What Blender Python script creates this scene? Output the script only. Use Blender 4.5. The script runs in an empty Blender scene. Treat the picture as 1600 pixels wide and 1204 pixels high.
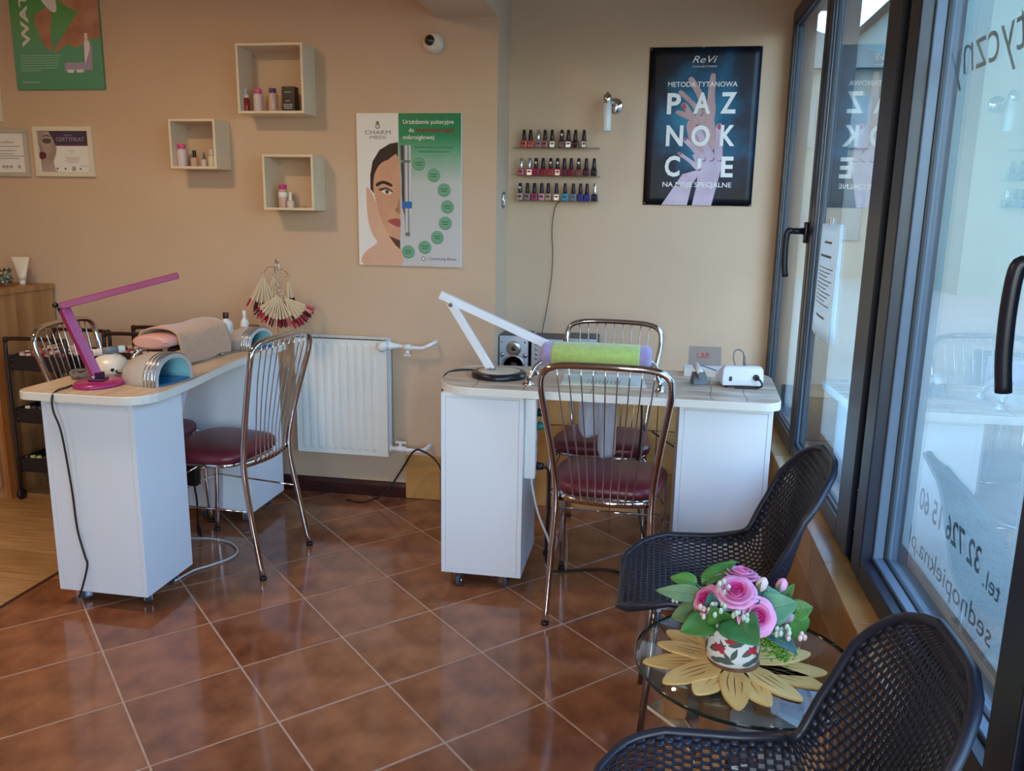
import bpy, bmesh, math, random
from mathutils import Vector, Matrix
random.seed(7)
PI = math.pi
sc = bpy.context.scene
col = sc.collection

# ------------------------------------------------------------------ camera
FPX, YAW, PITCH, ROLL = 1290.0, 0.16944, -0.20912, -0.01697
CAM = Vector((0.0, 0.0, 1.3867))
_f = Vector((-math.sin(YAW) * math.cos(PITCH), math.cos(YAW) * math.cos(PITCH), math.sin(PITCH)))
_r = Vector((math.cos(YAW), math.sin(YAW), 0.0))
_d = _f.cross(_r)
_r2 = math.cos(ROLL) * _r + math.sin(ROLL) * _d
_d2 = _f.cross(_r2)
cd = bpy.data.cameras.new('camera')
cd.sensor_width = 36.0
cd.lens = FPX / 1600.0 * 36.0
cd.clip_start = 0.02
cam = bpy.data.objects.new('camera', cd)
col.objects.link(cam)
m = Matrix((_r2, -_d2, -_f)).transposed().to_4x4()
m.translation = CAM
cam.matrix_world = m
sc.camera = cam

# ------------------------------------------------------------------ sky, daylight, exposure
w = bpy.data.worlds.new('sky')
sc.world = w
w.use_nodes = True
nt = w.node_tree
sky = nt.nodes.new('ShaderNodeTexSky')
sky.sky_type = 'NISHITA'
sky.sun_disc = False
sky.sun_elevation = math.radians(48)
sky.sun_rotation = math.radians(200)
sky.air_density = 1.0
sky.dust_density = 1.4
bg = nt.nodes['Background']
bg.inputs['Strength'].default_value = 1.85
nt.links.new(sky.outputs[0], bg.inputs['Color'])
vs = sc.view_settings
vs.view_transform = 'Standard'
vs.look = 'None'
vs.gamma = 1.0
vs.use_curve_mapping = False
vs.exposure = 0.40

def portal(name, loc, rot, sx, sy):
    l = bpy.data.lights.new(name, 'AREA')
    l.shape = 'RECTANGLE'; l.size = sx; l.size_y = sy
    l.cycles.is_portal = True
    o = bpy.data.objects.new(name, l); col.objects.link(o)
    o.location = loc; o.rotation_euler = rot
portal('daylight_portal_side', (0.66, 1.4, 1.38), (0, PI / 2, 0), 1.8, 5.2)
portal('daylight_portal_front', (-.05, -1.62, 1.25), (-PI / 2, 0, PI), .9, 2.0)

# ------------------------------------------------------------------ pixel helpers (photo pixel -> point on a plane)
def ray(px, py):
    return _r2 * ((px - 800) / FPX) + _d2 * ((py - 602) / FPX) + _f
def atz(px, py, z=0.0):
    d = ray(px, py); return CAM + d * ((z - CAM.z) / d.z)
def aty(px, py, y):
    d = ray(px, py); return CAM + d * ((y - CAM.y) / d.y)
def atx(px, py, x):
    d = ray(px, py); return CAM + d * ((x - CAM.x) / d.x)

# ------------------------------------------------------------------ materials
def lin(c):
    return tuple(((v / 255) / 12.92 if v / 255 <= 0.04045 else ((v / 255 + 0.055) / 1.055) ** 2.4) for v in c) + (1.0,)
MATS = {}
def mat(name, rgb, rough=0.5, metal=0.0, var=0.0, scale=8.0, bump=0.0, coat=0.0, spec=0.5, alt=None, stretch=None, detail=4.0, sheen=0.0, emit=0.0, lo=0.35, hi=0.65, trans=0.0):
    if name in MATS: return MATS[name]
    mt = bpy.data.materials.new(name); mt.use_nodes = True
    t = mt.node_tree; b = t.nodes['Principled BSDF']
    c = lin(rgb)
    b.inputs['Base Color'].default_value = c
    b.inputs['Roughness'].default_value = rough
    b.inputs['Metallic'].default_value = metal
    b.inputs['Specular IOR Level'].default_value = spec
    b.inputs['Coat Weight'].default_value = coat
    b.inputs['Coat Roughness'].default_value = 0.08
    b.inputs['Sheen Weight'].default_value = sheen
    b.inputs['Transmission Weight'].default_value = trans
    if emit > 0:
        b.inputs['Emission Color'].default_value = c
        b.inputs['Emission Strength'].default_value = emit
    if var > 0 or bump > 0 or alt:
        tc = t.nodes.new('ShaderNodeTexCoord')
        mp = t.nodes.new('ShaderNodeMapping')
        if stretch: mp.inputs['Scale'].default_value = stretch
        nz = t.nodes.new('ShaderNodeTexNoise')
        nz.inputs['Scale'].default_value = scale
        nz.inputs['Detail'].default_value = detail
        t.links.new(tc.outputs['Object'], mp.inputs[0])
        t.links.new(mp.outputs[0], nz.inputs['Vector'])
        if var > 0 or alt:
            rp = t.nodes.new('ShaderNodeValToRGB')
            c2 = lin(alt) if alt else tuple(min(1, x * (1 + var)) for x in c[:3]) + (1,)
            c1 = c if alt else tuple(x * (1 - var) for x in c[:3]) + (1,)
            rp.color_ramp.elements[0].position = lo; rp.color_ramp.elements[0].color = c1
            rp.color_ramp.elements[1].position = hi; rp.color_ramp.elements[1].color = c2
            t.links.new(nz.outputs['Fac'], rp.inputs[0])
            t.links.new(rp.outputs[0], b.inputs['Base Color'])
        if bump > 0:
            bp = t.nodes.new('ShaderNodeBump')
            bp.inputs['Strength'].default_value = bump
            bp.inputs['Distance'].default_value = 0.002
            t.links.new(nz.outputs['Fac'], bp.inputs['Height'])
            t.links.new(bp.outputs[0], b.inputs['Normal'])
    MATS[name] = mt
    return mt

def glass_mat(name, tint, f0=0.10, f1=0.75, power=3.5):
    """thin clear pane: see-through, mirror-like towards grazing angles"""
    mt = bpy.data.materials.new(name); mt.use_nodes = True
    t = mt.node_tree; t.nodes.clear()
    out = t.nodes.new('ShaderNodeOutputMaterial')
    mx = t.nodes.new('ShaderNodeMixShader')
    tr = t.nodes.new('ShaderNodeBsdfTransparent'); tr.inputs[0].default_value = tint
    gl = t.nodes.new('ShaderNodeBsdfGlossy'); gl.inputs['Roughness'].default_value = 0.0
    gl.inputs[0].default_value = (0.95, 1.0, 1.0, 1)
    lw = t.nodes.new('ShaderNodeLayerWeight'); lw.inputs[0].default_value = 0.5
    pw = t.nodes.new('ShaderNodeMath'); pw.operation = 'POWER'; pw.inputs[1].default_value = power
    ma = t.nodes.new('ShaderNodeMath'); ma.operation = 'MULTIPLY_ADD'
    ma.inputs[1].default_value = f1 - f0; ma.inputs[2].default_value = f0
    t.links.new(lw.outputs['Facing'], pw.inputs[0])
    t.links.new(pw.outputs[0], ma.inputs[0])
    t.links.new(ma.outputs[0], mx.inputs[0])
    t.links.new(tr.outputs[0], mx.inputs[1])
    t.links.new(gl.outputs[0], mx.inputs[2])
    t.links.new(mx.outputs[0], out.inputs[0])
    MATS[name] = mt
    return mt

# ------------------------------------------------------------------ mesh builder
def catmull(pts, n=6, closed=False):
    P = [Vector(p) for p in pts]
    if len(P) < 3: return P
    out = []
    N = len(P)
    rng = range(N) if closed else range(N - 1)
    for i in rng:
        p0 = P[(i - 1) % N] if (closed or i > 0) else P[0] * 2 - P[1]
        p1 = P[i]; p2 = P[(i + 1) % N]
        p3 = P[(i + 2) % N] if (closed or i + 2 < N) else P[-1] * 2 - P[-2]
        for k in range(n):
            t = k / n
            out.append(0.5 * ((2 * p1) + (p2 - p0) * t + (2 * p0 - 5 * p1 + 4 * p2 - p3) * t * t + (3 * p1 - p0 - 3 * p2 + p3) * t ** 3))
    if not closed: out.append(P[-1])
    return out

class MB:
    def __init__(s): s.v = []; s.f = []; s.mi = []; s.sm = []; s.m = 0
    def face(s, idx, smooth=False): s.f.append(tuple(idx)); s.mi.append(s.m); s.sm.append(smooth)
    def add(s, vs, fs, smooth=False):
        o = len(s.v); s.v += [Vector(a) for a in vs]
        for f in fs: s.face([o + i for i in f], smooth)
        return s
    def box(s, c, d, rz=0.0, R=None):
        x, y, z = d[0] / 2, d[1] / 2, d[2] / 2
        pts = [Vector((a * x, b * y, e * z)) for e in (-1, 1) for a, b in ((-1, -1), (1, -1), (1, 1), (-1, 1))]
        M3 = R if R is not None else Matrix.Rotation(rz, 3, 'Z')
        c = Vector(c)
        return s.add([c + M3 @ p for p in pts], [(3, 2, 1, 0), (4, 5, 6, 7), (0, 1, 5, 4), (1, 2, 6, 5), (2, 3, 7, 6), (3, 0, 4, 7)])
    def bbox(s, a, b):
        return s.box([(p + q) / 2 for p, q in zip(a, b)], [abs(q - p) for p, q in zip(a, b)])
    def rbox(s, c, d, r=0.01, rz=0.0, R=None, seg=3):
        """box with its four vertical edges and the rims rounded"""
        x, y = d[0] / 2, d[1] / 2
        r = min(r, x * .98, y * .98, d[2] * .49)
        def ring(ins):
            q = []
            rr = max(r - ins, 0.0005)
            for cx, cy, a0 in ((x - r, y - r, 0), (-x + r, y - r, PI / 2), (-x + r, -y + r, PI), (x - r, -y + r, 3 * PI / 2)):
                for k in range(seg + 1):
                    a = a0 + PI / 2 * k / seg
                    q.append((cx + rr * math.cos(a), cy + rr * math.sin(a)))
            return q
        zs = []
        for k in range(seg + 1):
            a = PI / 2 * k / seg
            zs.append((-d[2] / 2 + r * (1 - math.sin(a)), r * (1 - math.cos(a))))
        lay = zs[::-1] + [(-z, i) for z, i in zs]
        M3 = R if R is not None else Matrix.Rotation(rz, 3, 'Z')
        c = Vector(c)
        rings = []
        lay = sorted(lay, key=lambda q: q[0])
        # bottom layers inset grows towards the ends
        for z, ins in lay:
            rings.append([c + M3 @ Vector((a, b, z)) for a, b in ring(ins)])
        return s.loft(rings, True, True, True)
    def loft(s, rings, closed=True, cap=True, smooth=True):
        o = len(s.v); n = len(rings[0])
        for r in rings: s.v += [Vector(a) for a in r]
        for i in range(len(rings) - 1):
            for j in range(n if closed else n - 1):
                k = (j + 1) % n
                s.face((o + i * n + j, o + i * n + k, o + (i + 1) * n + k, o + (i + 1) * n + j), smooth)
        if cap and closed:
            s.face([o + j for j in range(n)][::-1]); s.face([o + (len(rings) - 1) * n + j for j in range(n)])
        return s
    def tube(s, path, r, seg=8, smooth_n=0, closed=False, cap=True):
        P = catmull(path, smooth_n, closed) if smooth_n else [Vector(p) for p in path]
        n = len(P); rs = r if isinstance(r, (list, tuple)) else None
        T = []
        for i in range(n):
            a = P[(i - 1) % n] if (closed or i > 0) else P[i]
            b = P[(i + 1) % n] if (closed or i < n - 1) else P[i]
            T.append((b - a).normalized())
        up = Vector((0, 0, 1)) if abs(T[0].z) < .9 else Vector((1, 0, 0))
        nrm = (up - T[0] * up.dot(T[0])).normalized()
        rings = []
        for i in range(n):
            nrm = (nrm - T[i] * nrm.dot(T[i]))
            nrm = nrm.normalized() if nrm.length > 1e-6 else T[i].orthogonal().normalized()
            bn = T[i].cross(nrm)
            rr = (rs[0] + (rs[-1] - rs[0]) * i / (n - 1) if len(rs) == 2 else rs[i]) if rs else r
            rings.append([P[i] + (nrm * math.cos(2 * PI * k / seg) + bn * math.sin(2 * PI * k / seg)) * rr for k in range(seg)])
        if closed: rings.append(rings[0]); cap = False
        return s.loft(rings, True, cap, True)
    def cyl(s, a, b, r, r2=None, seg=16):
        return s.tube([a, b], [r, r if r2 is None else r2], seg)
    def lathe(s, prof, c=(0, 0, 0), seg=20, axis=None, sx=1.0, sy=1.0, cap=True):
        """prof: (radius, height) pairs"""
        c = Vector(c)
        M3 = Matrix.Identity(3)
        if axis is not None: M3 = Vector((0, 0, 1)).rotation_difference(Vector(axis)).to_matrix()
        rings = [[c + M3 @ Vector((r * math.cos(2 * PI * k / seg) * sx, r * math.sin(2 * PI * k / seg) * sy, z)) for k in range(seg)] for r, z in prof]
        return s.loft(rings, True, cap, True)
    def sphere(s, c, r, seg=10, rings=6, sc=(1, 1, 1)):
        pr = []
        c = Vector(c)
        R = [[c + Vector((r * math.sin(PI * (i + .02) / (rings + .04)) * math.cos(2 * PI * k / seg) * sc[0], r * math.sin(PI * (i + .02) / (rings + .04)) * math.sin(2 * PI * k / seg) * sc[1], -r * math.cos(PI * (i + .02) / (rings + .04)) * sc[2])) for k in range(seg)] for i in range(rings + 1)]
        return s.loft(R, True, True, True)
    def prism(s, poly, z0, z1, bev=0.0):
        n = len(poly)
        if bev > 0:
            cx = sum(p[0] for p in poly) / n; cy = sum(p[1] for p in poly) / n
            def ins(e):
                q = []
                for i in range(n):
                    a = Vector(poly[i - 1][:2]); b = Vector(poly[i][:2]); d = Vector(poly[(i + 1) % n][:2])
                    e1 = (b - a).normalized(); e2 = (d - b).normalized()
                    nn = Vector((-(e1.y + e2.y), e1.x + e2.x))
                    if nn.length < 1e-6: nn = Vector((-e1.y, e1.x))
                    nn.normalize()
                    k = max(.35, nn.dot(Vector((-e1.y, e1.x))))
                    q.append(b + nn * e / k)
                return q
            p2 = ins(bev)
            rings = [[(p[0], p[1], z0) for p in poly], [(p[0], p[1], z1 - bev) for p in poly], [(p.x, p.y, z1) for p in p2]]
        else:
            rings = [[(p[0], p[1], z0) for p in poly], [(p[0], p[1], z1) for p in poly]]
        return s.loft(rings, True, True, False)
    def grid(s, fn, nu, nv, smooth=True, wrap=False):
        o = len(s.v)
        for i in range(nu + 1):
            for j in range(nv + 1): s.v.append(Vector(fn(i / nu, j / nv)))
        for i in range(nu):
            for j in range(nv):
                a = o + i * (nv + 1) + j
                s.face((a, a + nv + 1, a + nv + 2, a + 1), smooth)
        return s
    def xform(s, M):
        s.v = [M @ p for p in s.v]; return s
    def build(s, name, mats, parent=None, world=False, solid=0.0, bevel=0.0, sub=0, label=None):
        me = bpy.data.meshes.new(name)
        vs_ = s.v
        if world and parent is not None:
            inv = wmat(parent).inverted(); vs_ = [inv @ p for p in vs_]
        me.from_pydata([tuple(p) for p in vs_], [], s.f)
        mats = mats if isinstance(mats, (list, tuple)) else [mats]
        for q in mats: me.materials.append(q)
        me.polygons.foreach_set('material_index', s.mi)
        me.polygons.foreach_set('use_smooth', s.sm)
        bm = bmesh.new(); bm.from_mesh(me)
        bmesh.ops.recalc_face_normals(bm, faces=bm.faces); bm.to_mesh(me); bm.free()
        o = bpy.data.objects.new(name, me); col.objects.link(o)
        if parent is not None: o.parent = parent
        if solid:
            q = o.modifiers.new('solid', 'SOLIDIFY'); q.thickness = solid; q.offset = 0
        if bevel:
            q = o.modifiers.new('bevel', 'BEVEL'); q.width = bevel; q.segments = 2; q.limit_method = 'ANGLE'
        if sub:
            q = o.modifiers.new('sub', 'SUBSURF'); q.levels = sub; q.render_levels = sub
        if label: o['label'] = label
        return o

def wmat(o):
    M = Matrix.LocRotScale(o.location, o.rotation_euler, o.scale)
    return wmat(o.parent) @ M if o.parent else M
def thing(name, label, cat, loc=(0, 0, 0), rz=0.0, group=None):
    o = bpy.data.objects.new(name, None); col.objects.link(o)
    o.empty_display_size = .05
    o.location = loc; o.rotation_euler = (0, 0, rz)
    return tag(o, label, cat, group)
def tag(o, label, cat, group=None):
    o['label'] = label; o['category'] = cat
    if group: o['group'] = group
    return o
def struct(o):
    o['kind'] = 'structure'; return o
def sroot(name, loc=(0, 0, 0)):
    o = bpy.data.objects.new(name, None); col.objects.link(o); o.location = loc
    return struct(o)
def inst(name, src, parent, loc=(0, 0, 0), rot=(0, 0, 0), mt=None):
    me = src if isinstance(src, bpy.types.Mesh) else src.data
    o = bpy.data.objects.new(name, me); col.objects.link(o); o.parent = parent
    o.location = loc; o.rotation_euler = rot
    return o
def copy_tree(o, parent=None):
    c = o.copy(); col.objects.link(c); c.parent = parent
    for ch in list(o.children): copy_tree(ch, c)
    return c
def text_mb(txt, size, bold=0.0, shear=0.0, width=None, align='LEFT', spacing=1.0):
    cu = bpy.data.curves.new('t', 'FONT'); cu.body = txt; cu.size = size; cu.shear = shear; cu.offset = bold
    cu.align_x = align; cu.space_character = spacing; cu.resolution_u = 3
    o = bpy.data.objects.new('t', cu); col.objects.link(o)
    dg = bpy.context.evaluated_depsgraph_get(); dg.update()
    me = o.evaluated_get(dg).to_mesh()
    mb = MB()
    mb.add([v.co.copy() for v in me.vertices], [tuple(p.vertices) for p in me.polygons])
    o.evaluated_get(dg).to_mesh_clear()
    bpy.data.objects.remove(o); bpy.data.curves.remove(cu)
    if width and mb.v:
        x0 = min(p.x for p in mb.v); x1 = max(p.x for p in mb.v)
        k = width / max(x1 - x0, 1e-6)
        for p in mb.v: p.x = (p.x - x0) * k if align == 'LEFT' else p.x * k
    return mb

# colours
WALL = mat('wall_paint', (208, 180, 152), .75, var=.025, scale=3, bump=.05)
WHITE_LAM = mat('white_laminate', (226, 232, 238), .38, var=.01, scale=2)
WHITE_PL = mat('white_plastic', (232, 233, 232), .3)
CREAM_PL = mat('cream_paint', (226, 218, 196), .45)
CHROME = mat('chrome', (205, 200, 198), .09, metal=1.0)
STEEL = mat('satin_steel', (170, 172, 175), .3, metal=1.0)
BLACK = mat('black_plastic', (22, 22, 26), .38)
BLACKCORD = mat('black_cord', (24, 22, 24), .5)
BURG = mat('burgundy_vinyl', (102, 32, 44), .36, var=.06, scale=3)
GREYPL = mat('grey_plastic', (110, 118, 126), .4)
PAPER = mat('white_paper', (236, 236, 232), .7)
INK = mat('dark_ink', (52, 52, 56), .6)
# ================================================================== THE ROOM
Y_BACK, Y_ALC, Y_DADO, X_COR = 3.71, 4.0, 3.73, -0.72
X_TILE, X_FR, X_GL, Z_SILL, Z_HEAD, Z_CEIL = 0.478, 0.53, 0.585, 0.50, 2.25, 2.62
X_L, Y_F = -4.3, -1.6

def wall_tile_mat(name, rgb, alt):
    return mat(name, rgb, .33, scale=6, alt=alt, bump=.08, detail=6, lo=.3, hi=.7, coat=.2)
TILEF = []
for k, (a, b) in enumerate([((96, 55, 36), (166, 110, 74)), ((104, 61, 41), (172, 116, 80)), ((90, 50, 33), (158, 102, 68)), ((110, 66, 46), (170, 113, 77))]):
    TILEF.append(mat('terracotta_floor_tile_%d' % k, a, .11, scale=9, alt=b, detail=12, lo=.22, hi=.74, bump=.02, spec=.5))
GROUT = mat('grey_grout', (186, 160, 140), .85, var=.1, scale=30)
GROUTW = mat('dark_wall_grout', (58, 42, 30), .9)
WT = [wall_tile_mat('honey_wall_tile_%d' % k, a, b) for k, (a, b) in enumerate([((176, 128, 70), (205, 158, 96)), ((186, 140, 82), (212, 170, 110)), ((168, 118, 62), (196, 146, 84))])]
LAMIN = [mat('oak_laminate_%d' % k, a, .32, scale=3, alt=b, stretch=(1.2, 22, 1), detail=6) for k, (a, b) in enumerate([((164, 124, 80), (200, 160, 112)), ((172, 132, 86), (206, 168, 120)), ((158, 118, 76), (194, 154, 106))])]

# floor slab with one object per tile
fl = MB().bbox((-2.2, Y_F, -.08), (X_TILE + .2, Y_ALC, -.0012)).build('floor', GROUT); struct(fl)
S = 1 / 3.0
OX, OY = -1.43064, 1.89398
def clip(poly, x0, x1, y0, y1):
    def cl(P, f, inter):
        out = []
        for i in range(len(P)):
            a, b = P[i - 1], P[i]
            if f(b):
                if not f(a): out.append(inter(a, b))
                out.append(b)
            elif f(a): out.append(inter(a, b))
        return out
    def ix(v): return lambda a, b: (v, a[1] + (b[1] - a[1]) * (v - a[0]) / (b[0] - a[0]))
    def iy(v): return lambda a, b: (a[0] + (b[0] - a[0]) * (v - a[1]) / (b[1] - a[1]), v)
    for f, g in ((lambda p: p[0] >= x0, ix(x0)), (lambda p: p[0] <= x1, ix(x1)), (lambda p: p[1] >= y0, iy(y0)), (lambda p: p[1] <= y1, iy(y1))):
        poly = cl(poly, f, g)
        if len(poly) < 3: return []
    return poly
c45 = math.cos(PI / 4)
def g2w(i, j): return (c45 * (i + j) * S + OX, c45 * (-i + j) * S * -1 + OY) if False else ((c45 * i - c45 * j) * S + OX, (c45 * i + c45 * j) * S + OY)
gw = .0026 / S
full = None
for i in range(-14, 16):
    for j in range(-18, 14):
        quad = [g2w(i + gw, j + gw), g2w(i + 1 - gw, j + gw), g2w(i + 1 - gw, j + 1 - gw), g2w(i + gw, j + 1 - gw)]
        cx = sum(p[0] for p in quad) / 4; cy = sum(p[1] for p in quad) / 4
        if cy < -1.0: continue
        q = clip(quad, -2.192, X_TILE - .003, -1.2, Y_DADO - .003)
        if len(q) < 3: continue
        mt = random.choice(TILEF)
        A = abs(sum(q[k - 1][0] * q[k][1] - q[k][0] * q[k - 1][1] for k in range(len(q)))) / 2
        if A < 4e-4: continue
        lq = [(p[0] - cx, p[1] - cy) for p in q]
        t = MB().prism(lq, -.01, 0, bev=.0012 if A > .02 else 0).build('floor_tile', mt, fl)
        t.location = (cx, cy, random.uniform(-.0004, 0))
wood = MB().bbox((X_L, Y_F, -.08), (-2.2, Y_BACK + .1, -.002)).build('floor', GROUTW); struct(wood)
k = 0
y = -.9
while y < Y_BACK - .02:
    xo = (-.62, -.2, -.95)[k % 3]
    x = -2.204
    w0 = 1.28 + xo
    while x > X_L:
        x2 = max(x - w0, X_L)
        MB().bbox((x2 + .0008, y + .0008, -.01), (x - .0008, min(y + .193, Y_BACK), 0)).build('floor_plank', LAMIN[(k * 2 + int(-x)) % 3], wood, bevel=.0006)
        x = x2; w0 = 1.28
    k += 1; y += .193
struct(MB().bbox((-2.203, -1.0, -.002), (-2.189, Y_BACK, .0025)).build('trim_1', mat('dark_trim', (66, 44, 30), .5)))

# walls, ceiling, beam
struct(MB().bbox((X_L - .1, Y_BACK, 0), (X_COR, 4.2, Z_CEIL)).build('wall_back', WALL))
struct(MB().bbox((X_COR, Y_ALC, 0), (.60, 4.2, Z_CEIL)).build('wall_alcove', WALL))
struct(MB().bbox((X_L - .1, Y_F - .1, 0), (X_L, Y_BACK, Z_CEIL)).build('wall_left', WALL))
struct(MB().bbox((X_L - .1, Y_F - .1, Z_CEIL), (1.0, 4.2, Z_CEIL + .1)).build('ceiling', mat('ceiling_paint', (214, 196, 170), .8)))
struct(MB().bbox((-.99, Y_F, 2.195), (X_COR, Y_BACK, Z_CEIL)).build('trim_2', WALL))
# front wall (behind the camera) with the shop-front window, and the masonry around the side window
fw = MB()
fw.bbox((X_L, Y_F - .1, 0), (-.5, Y_F, Z_CEIL)); fw.bbox((.4, Y_F - .1, 0), (1.0, Y_F, Z_CEIL))
fw.bbox((-.5, Y_F - .1, 2.35), (.4, Y_F, Z_CEIL)); fw.bbox((-.5, Y_F - .1, 0), (.4, Y_F, .25))
struct(fw.build('wall_front', WALL))
struct(MB().bbox((X_TILE + .008, Y_F, 0), (.72, Y_ALC, Z_SILL - .01)).build('wall_right', GROUTW))
struct(MB().bbox((X_FR, Y_F, Z_HEAD), (.72, Y_ALC, Z_CEIL)).build('wall_right', WALL))
struct(MB().bbox((X_FR, Y_F, Z_SILL - .01), (.72, -1.0, Z_HEAD)).build('wall_right', WALL))

# honey tiles under the window, ledge tiles, dado in the alcove, single tile at the wall corner
wr = sroot('wall_right_tiling')
wr.name = 'wall_right_tiles'
def tile_box(a, b, parent, name='wall_tile'):
    c = [(p + q) / 2 for p, q in zip(a, b)]
    o = MB().box((0, 0, 0), [abs(q - p) for p, q in zip(a, b)]).build(name, random.choice(WT), parent, bevel=.0015)
    o.location = c; return o
y = Y_DADO
n = 0
while y > -.6:
    y2 = y - .2
    for z0, z1 in ((0, .156), (.16, .356), (.36, .486)):
        tile_box((X_TILE, y2 + .002, z0), (X_TILE + .012, y - .002, z1), wr)
    y = y2
y = Y_DADO + .05
while y > -.6:
    y2 = y - .33
    tile_box((X_TILE - .006, y2 + .0015, Z_SILL - .011), (X_FR + .01, y - .0015, Z_SILL), wr, 'ledge_tile')
    y = y2
wd = struct(MB().bbox((X_COR, Y_DADO + .009, 0), (X_TILE + .008, Y_ALC, .60)).build('wall_dado', GROUTW))
x = .44
while x > X_COR + .01:
    x2 = max(x - .2, X_COR + .001)
    for z0, z1 in ((.002, .198), (.202, .403), (.407, .598)):
        tile_box((x2 + .0015, Y_DADO, z0), (x - .0015, Y_DADO + .011, z1), wd)
    tile_box((x2 + .0015, Y_DADO, .60), (x - .0015, Y_ALC - .002, .61), wd, 'ledge_tile')
    x = x2
for z0, z1 in ((.002, .198), (.202, .403), (.407, .598)):
    tile_box((.4415, Y_DADO, z0), (X_TILE - .001, Y_DADO + .011, z1), wd)
tile_box((-1.15, Y_BACK - .014, .002), (-.977, Y_BACK - .001, .22), wd)
tile_box((-.974, Y_BACK - .014, .002), (-.80, Y_BACK - .001, .22), wd)
# dark baseboard
bb = MB()
bb.loft([[(xx, Y_BACK - .018, 0), (xx, Y_BACK - .018, .055), (xx, Y_BACK - .010, .072), (xx, Y_BACK - .0005, .075), (xx, Y_BACK - .0005, 0)] for xx in (-2.95, -1.153)], True, True, False)
struct(bb.build('baseboard_back', mat('dark_mahogany', (62, 28, 26), .35, var=.2, scale=8, stretch=(1, 6, 6))))

# ------------------------------------------------------------------ side windows
ANTH = mat('anthracite_frame', (26, 32, 48), .36)
ANTHD = mat('anthracite_gasket', (16, 18, 26), .5)
PANE = glass_mat('window_glass', (.80, .90, .93, 1), .10, .72, 2.2)
CLEAR = glass_mat('clear_glass', (.94, .97, .97, 1), .05, .5, 4.0)

def sash_frame(name, y0, y1, z0, z1, x0, x1, wy, wz, parent, mt=ANTH):
    o = MB()
    for a, b, c, d in ((y0, y0 + wy, z0, z1), (y1 - wy, y1, z0, z1), (y0 + wy, y1 - wy, z0, z0 + wz), (y0 + wy, y1 - wy, z1 - wz, z1)):
        o.bbox((x0, a, c), (x1, b, d))
    return o.build(name, mt, parent, bevel=.003)
def window(n, y0, y1, wn_=.05, wf=.05, wz=.055, gx=.55):
    """side window: wn_ / wf are the widths of the stiles at the y0 and y1 end"""
    wn = sroot('window_%d' % n)
    sash_frame('frame', y0, y1, Z_SILL, Z_HEAD, X_FR + .02, X_FR + .10, .012, .02, wn)
    ya, yb, za, zb = y0 + .006, y1 - .006, Z_SILL + .006, Z_HEAD - .008
    o = MB()
    for p in ((ya, ya + wn_, za, zb), (yb - wf, yb, za, zb), (ya + wn_, yb - wf, za, za + wz), (ya + wn_, yb - wf, zb - wz, zb)):
        o.bbox((X_FR, p[0], p[2]), (gx + .03, p[1], p[3]))
    o.build('sash', ANTH, wn, bevel=.003)
    yy0, yy1, z0, z1 = ya + wn_, yb - wf, za + wz, zb - wz
    bd = .5 * (gx - X_FR)
    sash_frame('glazing_bead', yy0 - .002, yy1 + .002, z0 - .002, z1 + .002, gx - bd, gx + .015, .010, .012, wn, mat('blue_grey_bead', (86, 104, 124), .35))
    sash_frame('gasket', yy0 + .007, yy1 - .007, z0 + .009, z1 - .009, gx - .004, gx + .010, .004, .004, wn, ANTHD)
    MB().bbox((gx, yy0 + .008, z0 + .010), (gx + .004, yy1 - .008, z1 - .010)).build('pane', PANE, wn)
    return wn
def lever(parent, y, z, L, r, neck, mt=ANTH):
    h = MB().rbox((X_FR - .006, y, z), (.012, .03, .075), .004).build('handle_plate', mt, parent)
    b = MB().cyl((X_FR - .012, y, z + .005), (X_FR - neck + .01, y, z + .005), r * 1.05, r * .9, 12)
    b.tube([(X_FR - neck + .014, y, z + .006), (X_FR - neck, y, z), (X_FR - neck - .004, y, z - L * .3), (X_FR - neck - .002, y, z - L * .7), (X_FR - neck + .004, y, z - L)], [r, r, r * 1.02, r * .95, r * .85] if False else r, 12, 5)
    b.build('handle_lever', mt, h)
w1 = window(1, 3.12, 3.985)
w2 = window(2, 2.16, 3.12, .135, .05)
w3 = window(3, 1.13, 2.11, .09, .085, gx=X_GL)
w4 = window(4, 0.1, 1.085, .085, .085, gx=X_GL)
w5 = window(5, -.98, .06, .085, .085, gx=X_GL)
struct(MB().bbox((X_FR + .03, 2.11, Z_SILL), (X_FR + .12, 2.16, Z_HEAD)).build('trim_3', ANTHD))
struct(MB().bbox((X_FR + .03, 1.085, Z_SILL), (X_FR + .12, 1.13, Z_HEAD)).build('trim_4', ANTH))
struct(MB().bbox((X_FR + .03, .06, Z_SILL), (X_FR + .12, .10, Z_HEAD)).build('trim_5', ANTH))
lever(w1, 3.17, 1.325, .16, .012, .068)
lever(w3, 1.172, 1.325, .165, .0105, .070)
hg = MB().cyl((X_FR + .02, 2.137, .60), (X_FR + .02, 2.137, .70), .012, seg=14)
hg.build('hinge', BLACK, w2)
MB().cyl((X_FR + .02, 2.137, .594), (X_FR + .02, 2.137, .600), .013, seg=14).cyl((X_FR + .02, 2.137, .70), (X_FR + .02, 2.137, .704), .013, seg=14).build('hinge_cap', CHROME, w2)
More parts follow.
